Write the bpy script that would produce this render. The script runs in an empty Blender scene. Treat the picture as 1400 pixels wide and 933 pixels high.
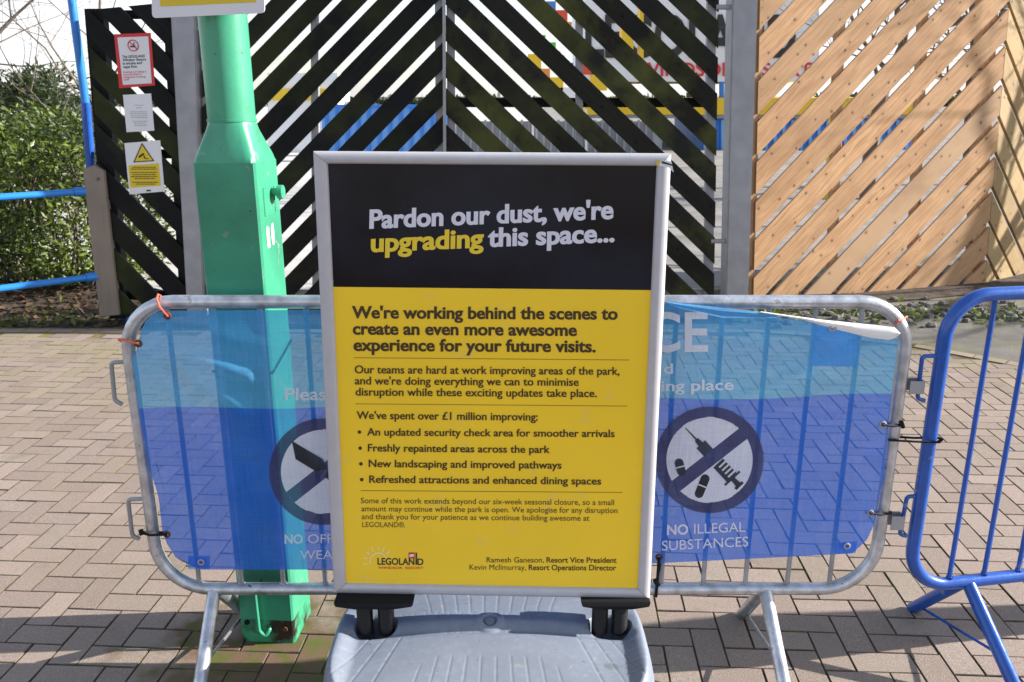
import bpy, math, random
from mathutils import Vector, Matrix, noise
random.seed(11)
R = math.radians
S = bpy.context.scene
COL = S.collection
# ------------------------------------------------------------------ camera, world, sun, exposure
F, PITCH, CH = 1150.0, R(16.3), 1.76          # focal length in photo pixels (1400 wide), tilt, eye height
cam = bpy.data.cameras.new('camera')
cam.sensor_fit = 'HORIZONTAL'; cam.sensor_width = 23.5; cam.lens = F/1400*23.5
cam.clip_start = .05; cam.clip_end = 3000
cam.dof.use_dof = True; cam.dof.focus_distance = 2.35; cam.dof.aperture_fstop = 6.3
camo = bpy.data.objects.new('camera', cam); COL.objects.link(camo)
camo.location = (0, 0, CH); camo.rotation_euler = (math.pi/2-PITCH, 0, 0)
S.camera = camo
SUN = Vector((2.2, .13, 1.0)).normalized()
ELEV = math.asin(SUN.z); AZ = math.atan2(SUN.x, SUN.y)
w = bpy.data.worlds.new('World'); S.world = w; w.use_nodes = True
nt = w.node_tree; bg = nt.nodes['Background']
sky = nt.nodes.new('ShaderNodeTexSky'); sky.sky_type = 'NISHITA'; sky.sun_disc = False
sky.sun_elevation = ELEV; sky.sun_rotation = AZ; sky.air_density = 1.0; sky.dust_density = 1.0; sky.ozone_density = 1.0
tc = nt.nodes.new('ShaderNodeTexCoord'); cn_ = nt.nodes.new('ShaderNodeTexNoise'); cn_.inputs['Scale'].default_value = 2.2; cn_.inputs['Detail'].default_value = 7
mp = nt.nodes.new('ShaderNodeMapping'); mp.inputs['Scale'].default_value = (1, 1, 2.5); nt.links.new(tc.outputs['Generated'], mp.inputs[0]); nt.links.new(mp.outputs[0], cn_.inputs['Vector'])
mr = nt.nodes.new('ShaderNodeMapRange'); mr.inputs[1].default_value = .35; mr.inputs[2].default_value = .6; mr.inputs[3].default_value = .35; mr.inputs[4].default_value = .92; nt.links.new(cn_.outputs['Fac'], mr.inputs[0])
cm = nt.nodes.new('ShaderNodeMix'); cm.data_type = 'RGBA'; nt.links.new(mr.outputs[0], cm.inputs[0]); nt.links.new(sky.outputs[0], cm.inputs[6]); cm.inputs[7].default_value = (6.4, 6.5, 6.9, 1)
sz = nt.nodes.new('ShaderNodeSeparateXYZ'); nt.links.new(tc.outputs['Generated'], sz.inputs[0])
er = nt.nodes.new('ShaderNodeMapRange'); er.inputs[1].default_value = .55; er.inputs[2].default_value = .12; er.inputs[3].default_value = .22; er.inputs[4].default_value = 1.; nt.links.new(sz.outputs[2], er.inputs[0])
mm_ = nt.nodes.new('ShaderNodeMath'); mm_.operation = 'MULTIPLY'; nt.links.new(mr.outputs[0], mm_.inputs[0]); nt.links.new(er.outputs[0], mm_.inputs[1]); nt.links.new(mm_.outputs[0], cm.inputs[0])
nt.links.new(cm.outputs[2], bg.inputs[0]); bg.inputs[1].default_value = .083
sl = bpy.data.lights.new('sun', 'SUN'); sl.energy = 4.5; sl.angle = R(.55); sl.color = (1, .95, .87)
so = bpy.data.objects.new('sun', sl); COL.objects.link(so)
so.rotation_euler = SUN.to_track_quat('Z', 'Y').to_euler()
S.view_settings.view_transform = 'Standard'; S.view_settings.look = 'None'
S.view_settings.exposure = 1.34; S.view_settings.gamma = 1.0
S.cycles.max_bounces = 8; S.cycles.transparent_max_bounces = 24
S.cycles.caustics_reflective = False; S.cycles.caustics_refractive = False

# ------------------------------------------------------------------ survey helpers: photo direction -> place in the world
CP, SP = math.cos(PITCH), math.sin(PITCH)
CAM = Vector((0, 0, CH))
def ray(x, y):
    a = (x-700)/F; b = (y-466.5)/F
    return Vector((a, CP-b*SP, -SP-b*CP))
def at(x, y, Y):                      # on the upright plane Y = const
    d = ray(x, y); return CAM+d*(Y/d.y)
def gnd(x, y, z=0.):
    d = ray(x, y); return CAM+d*((z-CH)/d.z)
def onplane(x, y, p, n):
    d = ray(x, y); return CAM+d*((p-CAM).dot(n)/d.dot(n))
def px(p):
    q = Vector(p)-CAM; Z = q.y*CP-q.z*SP; return 700+F*q.x/Z, 466.5-F*(q.y*SP+q.z*CP)/Z, Z

# ------------------------------------------------------------------ materials
def mat(name, col, rough=.6, metal=0., var=0., vscale=6., bump=0., bscale=40., col2=None, c2scale=3., c2lo=.5, c2hi=.65, objvar=0., coat=0., spec=.5, chips=None):
    m = bpy.data.materials.new(name); m.use_nodes = True; t = m.node_tree; N = t.nodes; L = t.links
    b = N['Principled BSDF']; b.inputs['Roughness'].default_value = rough; b.inputs['Metallic'].default_value = metal
    b.inputs['Coat Weight'].default_value = coat
    g = N.new('ShaderNodeNewGeometry')
    def noise_(sc, det=5):
        n = N.new('ShaderNodeTexNoise'); n.inputs['Scale'].default_value = sc; n.inputs['Detail'].default_value = det
        L.new(g.outputs['Position'], n.inputs['Vector']); return n.outputs['Fac']
    rgb = N.new('ShaderNodeRGB'); rgb.outputs[0].default_value = (*col, 1); cur = rgb.outputs[0]
    if col2:
        r = N.new('ShaderNodeMapRange'); r.inputs[1].default_value = c2lo; r.inputs[2].default_value = c2hi
        L.new(noise_(c2scale, 7), r.inputs[0])
        mx = N.new('ShaderNodeMix'); mx.data_type = 'RGBA'; L.new(r.outputs[0], mx.inputs[0]); L.new(cur, mx.inputs[6]); mx.inputs[7].default_value = (*col2, 1); cur = mx.outputs[2]
    if chips:
        for sc_, lo, hi, cc, am in ((26., .66, .69, chips, .8), (70., .70, .73, (.03, .015, .01), .9), (9., .66, .74, (.03, .07, .04), .5)):
            r = N.new('ShaderNodeMapRange'); r.inputs[1].default_value = lo; r.inputs[2].default_value = hi; r.inputs[4].default_value = am; L.new(noise_(sc_, 6), r.inputs[0])
            mx = N.new('ShaderNodeMix'); mx.data_type = 'RGBA'; L.new(r.outputs[0], mx.inputs[0]); L.new(cur, mx.inputs[6]); mx.inputs[7].default_value = (*cc, 1); cur = mx.outputs[2]
    if var:
        r = N.new('ShaderNodeMapRange'); r.inputs[3].default_value = 1-var; r.inputs[4].default_value = 1+var
        r.inputs[1].default_value = .3; r.inputs[2].default_value = .7
        L.new(noise_(vscale), r.inputs[0])
        mx = N.new('ShaderNodeVectorMath'); mx.operation = 'SCALE'; L.new(cur, mx.inputs[0]); L.new(r.outputs[0], mx.inputs['Scale']); cur = mx.outputs[0]
    if objvar:
        oi = N.new('ShaderNodeObjectInfo'); r = N.new('ShaderNodeMapRange'); r.inputs[3].default_value = 1-objvar; r.inputs[4].default_value = 1+objvar
        L.new(oi.outputs['Random'], r.inputs[0])
        mx = N.new('ShaderNodeVectorMath'); mx.operation = 'SCALE'; L.new(cur, mx.inputs[0]); L.new(r.outputs[0], mx.inputs['Scale']); cur = mx.outputs[0]
    L.new(cur, b.inputs['Base Color']); b.inputs['Specular IOR Level'].default_value = spec
    if bump:
        bp = N.new('ShaderNodeBump'); bp.inputs['Strength'].default_value = bump; bp.inputs['Distance'].default_value = .01
        L.new(noise_(bscale), bp.inputs['Height']); L.new(bp.outputs[0], b.inputs['Normal'])
    return m
class G:                              # tiny node helper
    def __init__(s, name):
        s.m = bpy.data.materials.new(name); s.m.use_nodes = True; s.t = s.m.node_tree; s.N = s.t.nodes; s.L = s.t.links; s.b = s.N['Principled BSDF']; s.out = s.N['Material Output']
    def node(s, typ, ins=None, **kw):
        n = s.N.new(typ)
        for k, v in kw.items(): setattr(n, k, v)
        for k, v in (ins or {}).items():
            if isinstance(v, bpy.types.NodeSocket): s.L.new(v, n.inputs[k])
            else: n.inputs[k].default_value = v
        return n
    def math(s, op, a, b=0., c=0.): return s.node('ShaderNodeMath', {0: a, 1: b, 2: c}, operation=op).outputs[0]
    def mix(s, f, a, b, bt='MIX'):
        a = (*a, 1) if isinstance(a, tuple) and len(a) == 3 else a; b = (*b, 1) if isinstance(b, tuple) and len(b) == 3 else b
        return s.node('ShaderNodeMix', {0: f, 6: a, 7: b}, data_type='RGBA', blend_type=bt).outputs[2]
    def rng(s, v, a, b, c=0., d=1.): return s.node('ShaderNodeMapRange', {0: v, 1: a, 2: b, 3: c, 4: d}).outputs[0]
    def noise(s, vec, sc, det=5., rough=.5): return s.node('ShaderNodeTexNoise', {'Vector': vec, 'Scale': sc, 'Detail': det, 'Roughness': rough}).outputs['Fac']
    def pos(s): return s.node('ShaderNodeNewGeometry').outputs['Position']

def paver_material():
    g = G('concrete paver'); p = g.pos()
    oi = g.node('ShaderNodeObjectInfo').outputs['Random']
    at_ = g.node('ShaderNodeAttribute', attribute_name='tint').outputs['Fac']
    r = g.math('FRACT', g.math('ADD', oi, at_))
    base = g.mix(r, (.225, .17, .142), (.345, .265, .222))
    r2 = g.math('FRACT', g.math('MULTIPLY', r, 7.3))
    base = g.mix(g.rng(r2, .6, 1., 0., .7), base, (.29, .245, .20)); base = g.mix(g.rng(g.math('FRACT', g.math('MULTIPLY', r, 17.9)), .75, 1., 0., .5), base, (.20, .155, .125))
    base = g.mix(g.rng(g.noise(p, 2.2, 6.), .3, .7, 0., .5), base, (.27, .205, .165))
    sp = g.noise(p, 210., 3., .7)                                    # aggregate speckle
    base = g.mix(g.rng(sp, .57, .68, 0., .85), base, (.5, .44, .39))
    base = g.mix(g.rng(sp, .44, .34, 0., .85), base, (.11, .08, .07))
    base = g.mix(g.rng(g.noise(p, 60., 4.), .35, .65, 0., .25), base, (.2, .15, .125))
    st = g.noise(p, 5., 7., .65)                                  # dirt
    base = g.mix(g.rng(st, .58, .72, 0., .5), base, (.16, .125, .09)); base = g.mix(g.rng(g.noise(p, 1.1, 6., .6), .5, .7, 0., .35), base, (.20, .165, .11))
    # algae round the foot of the post and in the damp far band
    sx = g.node('ShaderNodeSeparateXYZ', {0: p})
    dx = g.math('SUBTRACT', sx.outputs[0], -.72); dy = g.math('SUBTRACT', sx.outputs[1], 2.33)
    dd = g.math('SQRT', g.math('ADD', g.math('MULTIPLY', dx, dx), g.math('MULTIPLY', g.math('MULTIPLY', dy, dy), 2.2)))
    edge = g.math('ADD', dd, g.rng(g.noise(p, 7., 5.), .3, .7, -.22, .22))
    m1 = g.rng(edge, .55, .30)
    base = g.mix(g.math('MULTIPLY', m1, .85), base, (.13, .07, .035))
    mg = g.math('MULTIPLY', m1, g.rng(g.noise(p, 16., 5.), .45, .62))
    base = g.mix(g.math('MULTIPLY', mg, .9), base, (.085, .10, .012))
    far = g.math('MULTIPLY', g.rng(sx.outputs[1], 4.2, 6.), g.rng(g.noise(p, 3., 5.), .42, .62))
    base = g.mix(g.math('MULTIPLY', far, .45), base, (.27, .25, .10))
    g.L.new(base, g.b.inputs['Base Color']); g.b.inputs['Roughness'].default_value = .88
    bp = g.node('ShaderNodeBump', {'Strength': .55, 'Distance': .003, 'Height': g.noise(p, 260., 4.)})
    g.L.new(bp.outputs[0], g.b.inputs['Normal']); return g.m
def joint_material():
    g = G('joint sand and moss'); p = g.pos(); sx = g.node('ShaderNodeSeparateXYZ', {0: p})
    base = g.mix(g.rng(g.noise(p, 40., 5.), .35, .65), (.055, .04, .028), (.12, .09, .055))
    far = g.rng(sx.outputs[1], 2.9, 5.2, .1, .95)
    ms = g.math('MULTIPLY', g.rng(g.noise(p, 4., 6., .6), .42, .6), far)
    base = g.mix(ms, base, (.21, .185, .06))
    g.L.new(base, g.b.inputs['Base Color']); g.b.inputs['Roughness'].default_value = 1.
    g.L.new(g.node('ShaderNodeBump', {'Strength': .8, 'Distance': .006, 'Height': g.noise(p, 120., 5.)}).outputs[0], g.b.inputs['Normal']); return g.m
def wood_material(name, c1, c2, knot, moss=None, grain=.5, rough=.75):
    g = G(name); uv = g.node('ShaderNodeUVMap').outputs[0]; oi = g.node('ShaderNodeObjectInfo').outputs['Random']
    off = g.node('ShaderNodeVectorMath', {0: uv, 1: g.node('ShaderNodeCombineXYZ', {0: g.math('MULTIPLY', oi, 37.), 1: g.math('MULTIPLY', oi, 11.)}).outputs[0]}, operation='ADD').outputs[0]
    st = g.node('ShaderNodeMapping', {'Vector': off, 'Scale': (1.2, 22., 1.)}).outputs[0]
    wrp = g.node('ShaderNodeMapping', {'Vector': off, 'Scale': (1.4, 4., 1.)}).outputs[0]
    gr = g.noise(g.node('ShaderNodeVectorMath', {0: st, 1: g.node('ShaderNodeTexNoise', {'Vector': wrp, 'Scale': 1.6}).outputs['Color']}, operation='ADD').outputs[0], 2.4, 6., .6)
    base = g.mix(g.rng(gr, .33, .67, 0., 1.), c1, c2)
    base = g.mix(g.rng(oi, 0., 1., 0., .8), base, tuple(.56*a for a in c2)); base = g.mix(g.rng(g.math('FRACT', g.math('MULTIPLY', oi, 9.3)), .6, 1., 0., .4), base, (c2[0]*.95, c2[1]*1.05, c2[2]*1.25))
    base = g.mix(g.rng(g.noise(off, 2.3, 4.), .45, .75, 0., .45), base, tuple(.62*a for a in c1))
    vo = g.node('ShaderNodeTexVoronoi', {'Vector': g.node('ShaderNodeMapping', {'Vector': off, 'Scale': (1., 1.25, 1.)}).outputs[0], 'Scale': 3.9, 'Randomness': 1.}, voronoi_dimensions='2D')
    d = g.math('ADD', vo.outputs['Distance'], g.rng(g.noise(off, 30., 3.), .3, .7, -.02, .02))
    base = g.mix(g.rng(d, .13, .05, 0., .6), base, tuple(.55*a for a in c2))
    base = g.mix(g.rng(d, .058, .035, 0., .9), base, knot)
    if moss:
        p = g.pos(); mm = g.math('MULTIPLY', g.rng(g.noise(p, 1.7, 6., .62), .42, .62), g.rng(g.math('FRACT', g.math('MULTIPLY', oi, 5.7)), .2, .8))
        base = g.mix(mm, base, moss)
    g.L.new(base, g.b.inputs['Base Color']); g.b.inputs['Roughness'].default_value = rough; g.b.inputs['Specular IOR Level'].default_value = .5 if c1[0] > .05 else .15
    g.L.new(g.node('ShaderNodeBump', {'Strength': grain, 'Distance': .003, 'Height': gr}).outputs[0], g.b.inputs['Normal']); return g.m
def mesh_print(name, col, hole, trans=.5, col2=None):     # printed mesh vinyl: thread + holes; col2 = band below
    g = G(name); N = g.N; p = g.pos()
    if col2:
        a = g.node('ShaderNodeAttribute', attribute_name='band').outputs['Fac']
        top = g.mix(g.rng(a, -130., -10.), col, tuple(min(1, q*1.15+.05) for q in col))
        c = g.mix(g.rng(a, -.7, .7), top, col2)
    else: c = g.node('ShaderNodeRGB').outputs[0]; c.node.outputs[0].default_value = (*col, 1)
    c = g.mix(g.rng(g.noise(p, 9., 5.), .4, .7, 0., .12), c, (.35, .55, .85))
    c = g.mix(g.rng(g.noise(p, 500., 2.), .35, .65, 0., .12), c, (.0, .03, .2))
    dif = g.node('ShaderNodeBsdfPrincipled', {'Base Color': c, 'Roughness': .45})
    trl = g.node('ShaderNodeBsdfTranslucent', {'Color': c})
    th = g.node('ShaderNodeMixShader', {0: trans, 1: dif.outputs[0], 2: trl.outputs[0]})
    tint = g.mix(.58, (1, 1, 1), c)
    tr = g.node('ShaderNodeBsdfTransparent', {'Color': tint})
    # weave lines, finer than a pixel from here, modulate the openness a little
    op = g.rng(g.noise(g.node('ShaderNodeMapping', {'Vector': p, 'Scale': (160., 1., 5.)}).outputs[0], 2., 2.), .3, .7, hole-.06, hole+.06)
    op = g.math('ADD', op, g.rng(g.noise(g.node('ShaderNodeMapping', {'Vector': p, 'Scale': (12., 1., 260.)}).outputs[0], 1.5, 2.), .3, .7, -.05, .05)); op = g.math('ADD', op, g.rng(g.noise(p, 6., 6., .65), .5, .75, 0., -.09))
    gi = g.node('ShaderNodeNewGeometry'); fc = g.math('ABSOLUTE', g.node('ShaderNodeVectorMath', {0: gi.outputs['Incoming'], 1: gi.outputs['True Normal']}, operation='DOT_PRODUCT').outputs['Value'])
    op = g.math('MULTIPLY', op, g.rng(fc, .12, .55))
    mx = g.node('ShaderNodeMixShader', {0: op, 1: th.outputs[0], 2: tr.outputs[0]})
    g.L.new(mx.outputs[0], g.out.inputs[0]); g.N.remove(g.b); return g.m
def leaf_material(name, c1, c2, rough=.4, trans=.25):
    g = G(name); a = g.node('ShaderNodeAttribute', attribute_name='tint').outputs['Fac']
    c = g.mix(a, c1, c2)
    g.L.new(c, g.b.inputs['Base Color']); g.b.inputs['Roughness'].default_value = rough
    t = g.node('ShaderNodeBsdfTranslucent', {'Color': g.mix(.5, c, (.25, .4, .03))})
    mx = g.node('ShaderNodeMixShader', {0: trans, 1: g.b.outputs[0], 2: t.outputs[0]}); g.L.new(mx.outputs[0], g.out.inputs[0]); return g.m

M = {}
M['paver'] = paver_material(); M['joint'] = joint_material()
M['paveredge'] = mat('paver edge dirt', (.115, .086, .062), .95, var=.4, vscale=30, col2=(.14, .12, .055), c2scale=2.2, c2lo=.52, c2hi=.66)
M['soil'] = mat('soil', (.045, .033, .025), .95, var=.5, vscale=14, bump=1., bscale=60, col2=(.10, .065, .045), c2scale=9)
M['tarmac'] = mat('tarmac', (.155, .145, .13), .92, var=.25, vscale=3, bump=.9, bscale=160, col2=(.20, .19, .10), c2scale=1.3, c2lo=.5, c2hi=.68)
M['yard'] = mat('worn yard tarmac', (.24, .225, .215), .9, var=.2, vscale=2, bump=.3, bscale=60, col2=(.16, .15, .13), c2scale=.8)
M['plaza'] = mat('pale concrete', (.50, .48, .46), .9, var=.12, vscale=2, bump=.3, bscale=60)
M['galv'] = mat('galvanised steel', (.54, .56, .60), .40, .8, var=.28, vscale=26, bump=.1, bscale=70, chips=(.30, .29, .28), spec=.5)
M['galvdull'] = mat('weathered galvanised steel', (.33, .335, .36), .55, .3, var=.12, vscale=7, bump=.1, bscale=90)
M['galvbar'] = mat('dull galvanised bar', (.36, .37, .39), .5, .5, var=.2, vscale=20)
M['blue'] = mat('blue gloss paint', (.010, .085, .40), .3, var=.12, vscale=20, coat=.3, bump=.1, bscale=50, chips=(.14, .20, .36), col2=(.010, .06, .28), c2scale=9, c2lo=.6, c2hi=.68)
M['railblue'] = mat('light blue paint', (.02, .20, .62), .35, var=.08, vscale=10)
M['green'] = mat('green post paint', (.045, .31, .18), .36, var=.07, vscale=5, bump=.08, bscale=40, col2=(.034, .22, .13), c2scale=4, c2lo=.5, c2hi=.7, coat=.15, chips=(.16, .30, .20))
M['greenrust'] = mat('green paint worn at the foot', (.035, .29, .15), .5, var=.15, vscale=12, bump=.3, bscale=80, col2=(.02, .012, .008), c2scale=13, c2lo=.47, c2hi=.60)
M['black'] = mat('black rubber', (.012, .012, .014), .7, spec=.15)
M['spring'] = mat('black spring steel', (.010, .010, .012), .45, spec=.3)
M['alu'] = mat('silver snap frame', (.50, .49, .52), .42, .15, var=.04, vscale=30)
M['backboard'] = mat('back board', (.1, .1, .1), .7)
M['white'] = mat('white sheet', (.75, .75, .78), .5, var=.03)
M['red'] = mat('red print', (.62, .03, .035), .5)
M['yellow'] = mat('yellow print', (.72, .52, .02), .5)
M['face_y'] = mat('yellow poster print', (.98, .645, .035), .30, spec=.3, bump=.01, bscale=9, var=.03, vscale=3, col2=(.88, .61, .10), c2scale=14, c2lo=.62, c2hi=.74)
M['face_k'] = mat('black poster print', (.012, .009, .0095), .22, spec=.16, bump=.015, bscale=9, col2=(.02, .02, .03), c2scale=2)
M['ink'] = mat('dark brown ink', (.055, .028, .008), .4)
M['ink2'] = mat('brown ink fine text', (.10, .055, .012), .4)
M['inkblack'] = mat('black ink', (.02, .02, .02), .5)
M['headwhite'] = mat('white print', (.72, .70, .80), .35)
M['headyellow'] = mat('yellow lettering', (.86, .62, .03), .35)
M['rule'] = mat('thin rule ink', (.30, .19, .02), .5)
M['paleyellow'] = mat('pale yellow print', (.95, .80, .35), .4)
M['orange'] = mat('orange twine', (.75, .13, .06), .6)
M['rust'] = mat('rusty steel', (.12, .045, .02), .8, var=.4, vscale=80)
M['basep'] = mat('grey blue moulded plastic', (.19, .22, .28), .45, var=.08, vscale=8, bump=.08, bscale=300, col2=(.22, .25, .31), c2scale=55, c2lo=.5, c2hi=.75, chips=(.26, .27, .28))
M['timber'] = wood_material('weathered timber', (.23, .175, .125), (.31, .25, .19), (.08, .06, .05))
M['dark'] = wood_material('black stained boards', (.0055, .006, .0065), (.012, .012, .013), (.004, .004, .004), moss=(.028, .034, .010), grain=.6, rough=.62)
M['darkmoss'] = wood_material('mossy black stained boards', (.010, .011, .009), (.024, .024, .019), (.004, .004, .004), moss=(.075, .082, .022), grain=.6, rough=.7)
M['pine'] = wood_material('new pine boards', (.41, .205, .085), (.66, .40, .21), (.14, .055, .022), grain=.5)
M['pinegreen'] = wood_material('treated pine boards', (.30, .19, .075), (.46, .31, .14), (.12, .06, .02), grain=.4)
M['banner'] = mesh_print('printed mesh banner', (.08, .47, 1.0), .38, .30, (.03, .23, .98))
M['bwhite'] = mesh_print('white mesh print', (.95, .95, .98), .08, .2)
M['bgrey'] = mesh_print('grey mesh print', (.10, .09, .17), .36, .4)
M['bdark'] = mesh_print('dark mesh print', (.03, .03, .035), .12, .3)
M['bflap'] = mesh_print('banner edge folded over', (.16, .52, .88), .15, .5)
M['bback'] = mat('white back of banner', (.88, .88, .88), .5)
M['barkm'] = mat('bare bark', (.13, .10, .08), .9, var=.3, vscale=6)
M['leaf'] = leaf_material('laurel leaves', (.012, .028, .006), (.11, .15, .02), .45, .12)
M['leafdark'] = leaf_material('dark evergreen needles', (.012, .022, .008), (.04, .055, .015), .6, .1)
M['litter'] = leaf_material('dead leaves', (.035, .02, .011), (.12, .068, .038), .8, .05)
M['weed'] = leaf_material('weeds', (.05, .09, .015), (.14, .17, .03), .5)
M['stone'] = mat('rubble stone', (.13, .12, .11), .9, var=.5, vscale=14, bump=.4)
M['bblue'] = mat('blue cladding', (.03, .19, .62), .5, var=.06)
M['bblue2'] = mat('light blue cladding', (.16, .42, .82), .5)
M['bgreyc'] = mat('grey cladding', (.26, .28, .31), .6, var=.1)
M['bwall'] = mat('white render wall', (.80, .80, .80), .7)
M['byel'] = mat('yellow paint', (.80, .52, .02), .5)
M['toy_r'] = mat('red block paint', (.70, .07, .03), .4); M['toy_g'] = mat('green block paint', (.08, .5, .06), .4)
M['toy_o'] = mat('orange block paint', (.75, .28, .05), .4); M['toy_b'] = mat('blue block paint', (.06, .2, .55), .4)

# ------------------------------------------------------------------ building helpers
def tag(o, label=None, cat=None, group=None, kind=None):
    if label: o['label'] = label
    if cat: o['category'] = cat
    if group: o['group'] = group
    if kind: o['kind'] = kind
    return o
def thing(name, loc, label, cat, group=None):
    o = bpy.data.objects.new(name, None); COL.objects.link(o); o.location = loc; o.empty_display_size = .1
    return tag(o, label, cat, group)
def origin(o):
    v = Vector((0, 0, 0))
    while o is not None: v = v+o.location; o = o.parent
    return v
class MB:
    def __init__(s): s.v = []; s.f = []; s.uv = None; s.t = []
    def add(s, vs, fs, tint=0.):
        k = len(s.v); s.v += [Vector(p) for p in vs]; s.f += [tuple(i+k for i in f) for f in fs]; s.t += [tint]*len(vs); return s
    def box(s, a, b, tint=0.):
        x0, y0, z0 = a; x1, y1, z1 = b
        return s.add([(x0,y0,z0),(x1,y0,z0),(x1,y1,z0),(x0,y1,z0),(x0,y0,z1),(x1,y0,z1),(x1,y1,z1),(x0,y1,z1)],
                     [(0,3,2,1),(4,5,6,7),(0,1,5,4),(1,2,6,5),(2,3,7,6),(3,0,4,7)], tint)
    def tube(s, pts, r, n=10, closed=False, caps=True):
        pts = [Vector(p) for p in pts]; m = len(pts); rings = []
        up = None; k0 = len(s.v)
        for i, p in enumerate(pts):
            a = pts[(i-1) % m] if (closed or i > 0) else p; b = pts[(i+1) % m] if (closed or i < m-1) else p
            t = (b-a).normalized()
            if up is None:
                up = Vector((0, 0, 1)) if abs(t.z) < .9 else Vector((0, 1, 0))
            u = (up-t*up.dot(t)); u = u.normalized() if u.length > 1e-6 else t.orthogonal().normalized()
            up = u; v_ = t.cross(u); rr = r[i] if isinstance(r, (list, tuple)) else r
            for j in range(n):
                an = 2*math.pi*j/n; s.v.append(p+(u*math.cos(an)+v_*math.sin(an))*rr); s.t.append(0)
        for i in range(m if closed else m-1):
            i2 = (i+1) % m
            for j in range(n):
                j2 = (j+1) % n; s.f.append((k0+i*n+j, k0+i2*n+j, k0+i2*n+j2, k0+i*n+j2))
        if caps and not closed:
            s.f.append(tuple(k0+j for j in range(n))[::-1]); s.f.append(tuple(k0+(m-1)*n+j for j in range(n)))
        return s
    def prism(s, poly, vec, tint=0.):          # polygon (3D points) pushed along vec
        n = len(poly); vec = Vector(vec); P = [Vector(p) for p in poly]
        return s.add(P+[p+vec for p in P], [tuple(range(n))[::-1], tuple(range(n, 2*n))]+[(i, (i+1) % n, n+(i+1) % n, n+i) for i in range(n)], tint)
    def build(s, name, m, parent=None, smooth=False, bevel=0., attr=False):
        o0 = origin(parent); me = bpy.data.meshes.new(name)
        me.from_pydata([tuple(p-o0) for p in s.v], [], s.f); me.materials.append(m)
        if s.uv:
            u = me.uv_layers.new(name='UVMap')
            for l in me.loops: u.data[l.index].uv = s.uv[l.vertex_index]
        if attr:
            a = me.attributes.new('tint', 'FLOAT', 'POINT'); a.data.foreach_set('value', s.t)
        import bmesh
        bm = bmesh.new(); bm.from_mesh(me)
        if not attr or len(s.f) < 200000: bmesh.ops.recalc_face_normals(bm, faces=bm.faces)
        if bevel: bmesh.ops.bevel(bm, geom=bm.edges[:], offset=bevel, segments=2, affect='EDGES', clamp_overlap=True)
        bm.to_mesh(me); bm.free()
        if smooth:
            me.polygons.foreach_set('use_smooth', [True]*len(me.polygons))
            try: me.set_sharp_from_angle(angle=R(38))
            except Exception: pass
        o = bpy.data.objects.new(name, me); COL.objects.link(o); o.parent = parent; return o
def fillet(pts, r, n=6):
    pts = [Vector(p) for p in pts]; out = [pts[0]]
    for i in range(1, len(pts)-1):
        p = pts[i]; a = (pts[i-1]-p); b = (pts[i+1]-p); d = min(r, a.length*.48, b.length*.48)
        A = p+a.normalized()*d; B = p+b.normalized()*d
        for k in range(n+1):
            t = k/n; out.append(A*(1-t)**2+p*2*t*(1-t)+B*t*t)
    return out+[pts[-1]]
def arc_rect(a0, a1, z0, z1, rt, rb, n=9):
    P = []
    for cx, cz, r, s0 in ((a0+rt, z1-rt, rt, 180), (a1-rt, z1-rt, rt, 90), (a1-rb, z0+rb, rb, 0), (a0+rb, z0+rb, rb, -90)):
        for k in range(n+1):
            t = R(s0-90*k/n); P.append((cx+r*math.cos(t), cz+r*math.sin(t)))
    return P
TXT = {}
def text_mesh(body, offset):
    if (body, offset) in TXT: return TXT[(body, offset)]
    c = bpy.data.curves.new('lettering', 'FONT'); c.body = body; c.offset = offset; c.resolution_u = 4
    o = bpy.data.objects.new('lettering', c); COL.objects.link(o)
    dg = bpy.context.evaluated_depsgraph_get(); me = o.evaluated_get(dg).to_mesh()
    v = [(p.co.x, p.co.y) for p in me.vertices]; f = [tuple(q.vertices) for q in me.polygons]
    o.evaluated_get(dg).to_mesh_clear(); bpy.data.objects.remove(o); bpy.data.curves.remove(c)
    TXT[(body, offset)] = (v, f); return v, f
_v, _f = text_mesh('H', 0.)
CAPH = max(b for a, b in _v)
def letter(body, pl, pr, cap, surf, m, parent, offset=0., mb=None, slant=0.):
    """text between two survey points (baseline left and right), capital height cap, laid on the surface surf(x, y)"""
    v, f = text_mesh(body, offset); x0 = min(a for a, b in v); x1 = max(a for a, b in v)
    own = mb is None; mb = mb or MB(); out = []
    for a, b in v:
        t = (a-x0)/(x1-x0); h = b/CAPH*cap*1.05
        out.append(surf(pl[0]+(pr[0]-pl[0])*t+slant*h, pl[1]+(pr[1]-pl[1])*t-h))
    mb.add(out, f)
    return mb.build('lettering', m, parent) if own else mb

# ================================================================== GROUND
gp = MB()
gp.add([(-400, -60, -.052), (400, -60, -.052), (400, 900, -.052), (-400, 900, -.052)], [(0, 1, 2, 3)])
tag(gp.build('ground', M['soil']), kind='structure')
def edge_y(x):                          # far edge of the block paving
    if x < 1.9: return 6.32
    pts = [(1.9, 6.32), (2.4, 6.2), (2.93, 5.95), (3.42, 5.5), (4.0, 4.85), (4.6, 4.0), (5.4, 2.6), (6.2, 1.)]
    for (a, b), (c, d) in zip(pts, pts[1:]):
        if x <= c: return b+(d-b)*(x-a)/(c-a)
    return 1.
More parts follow.
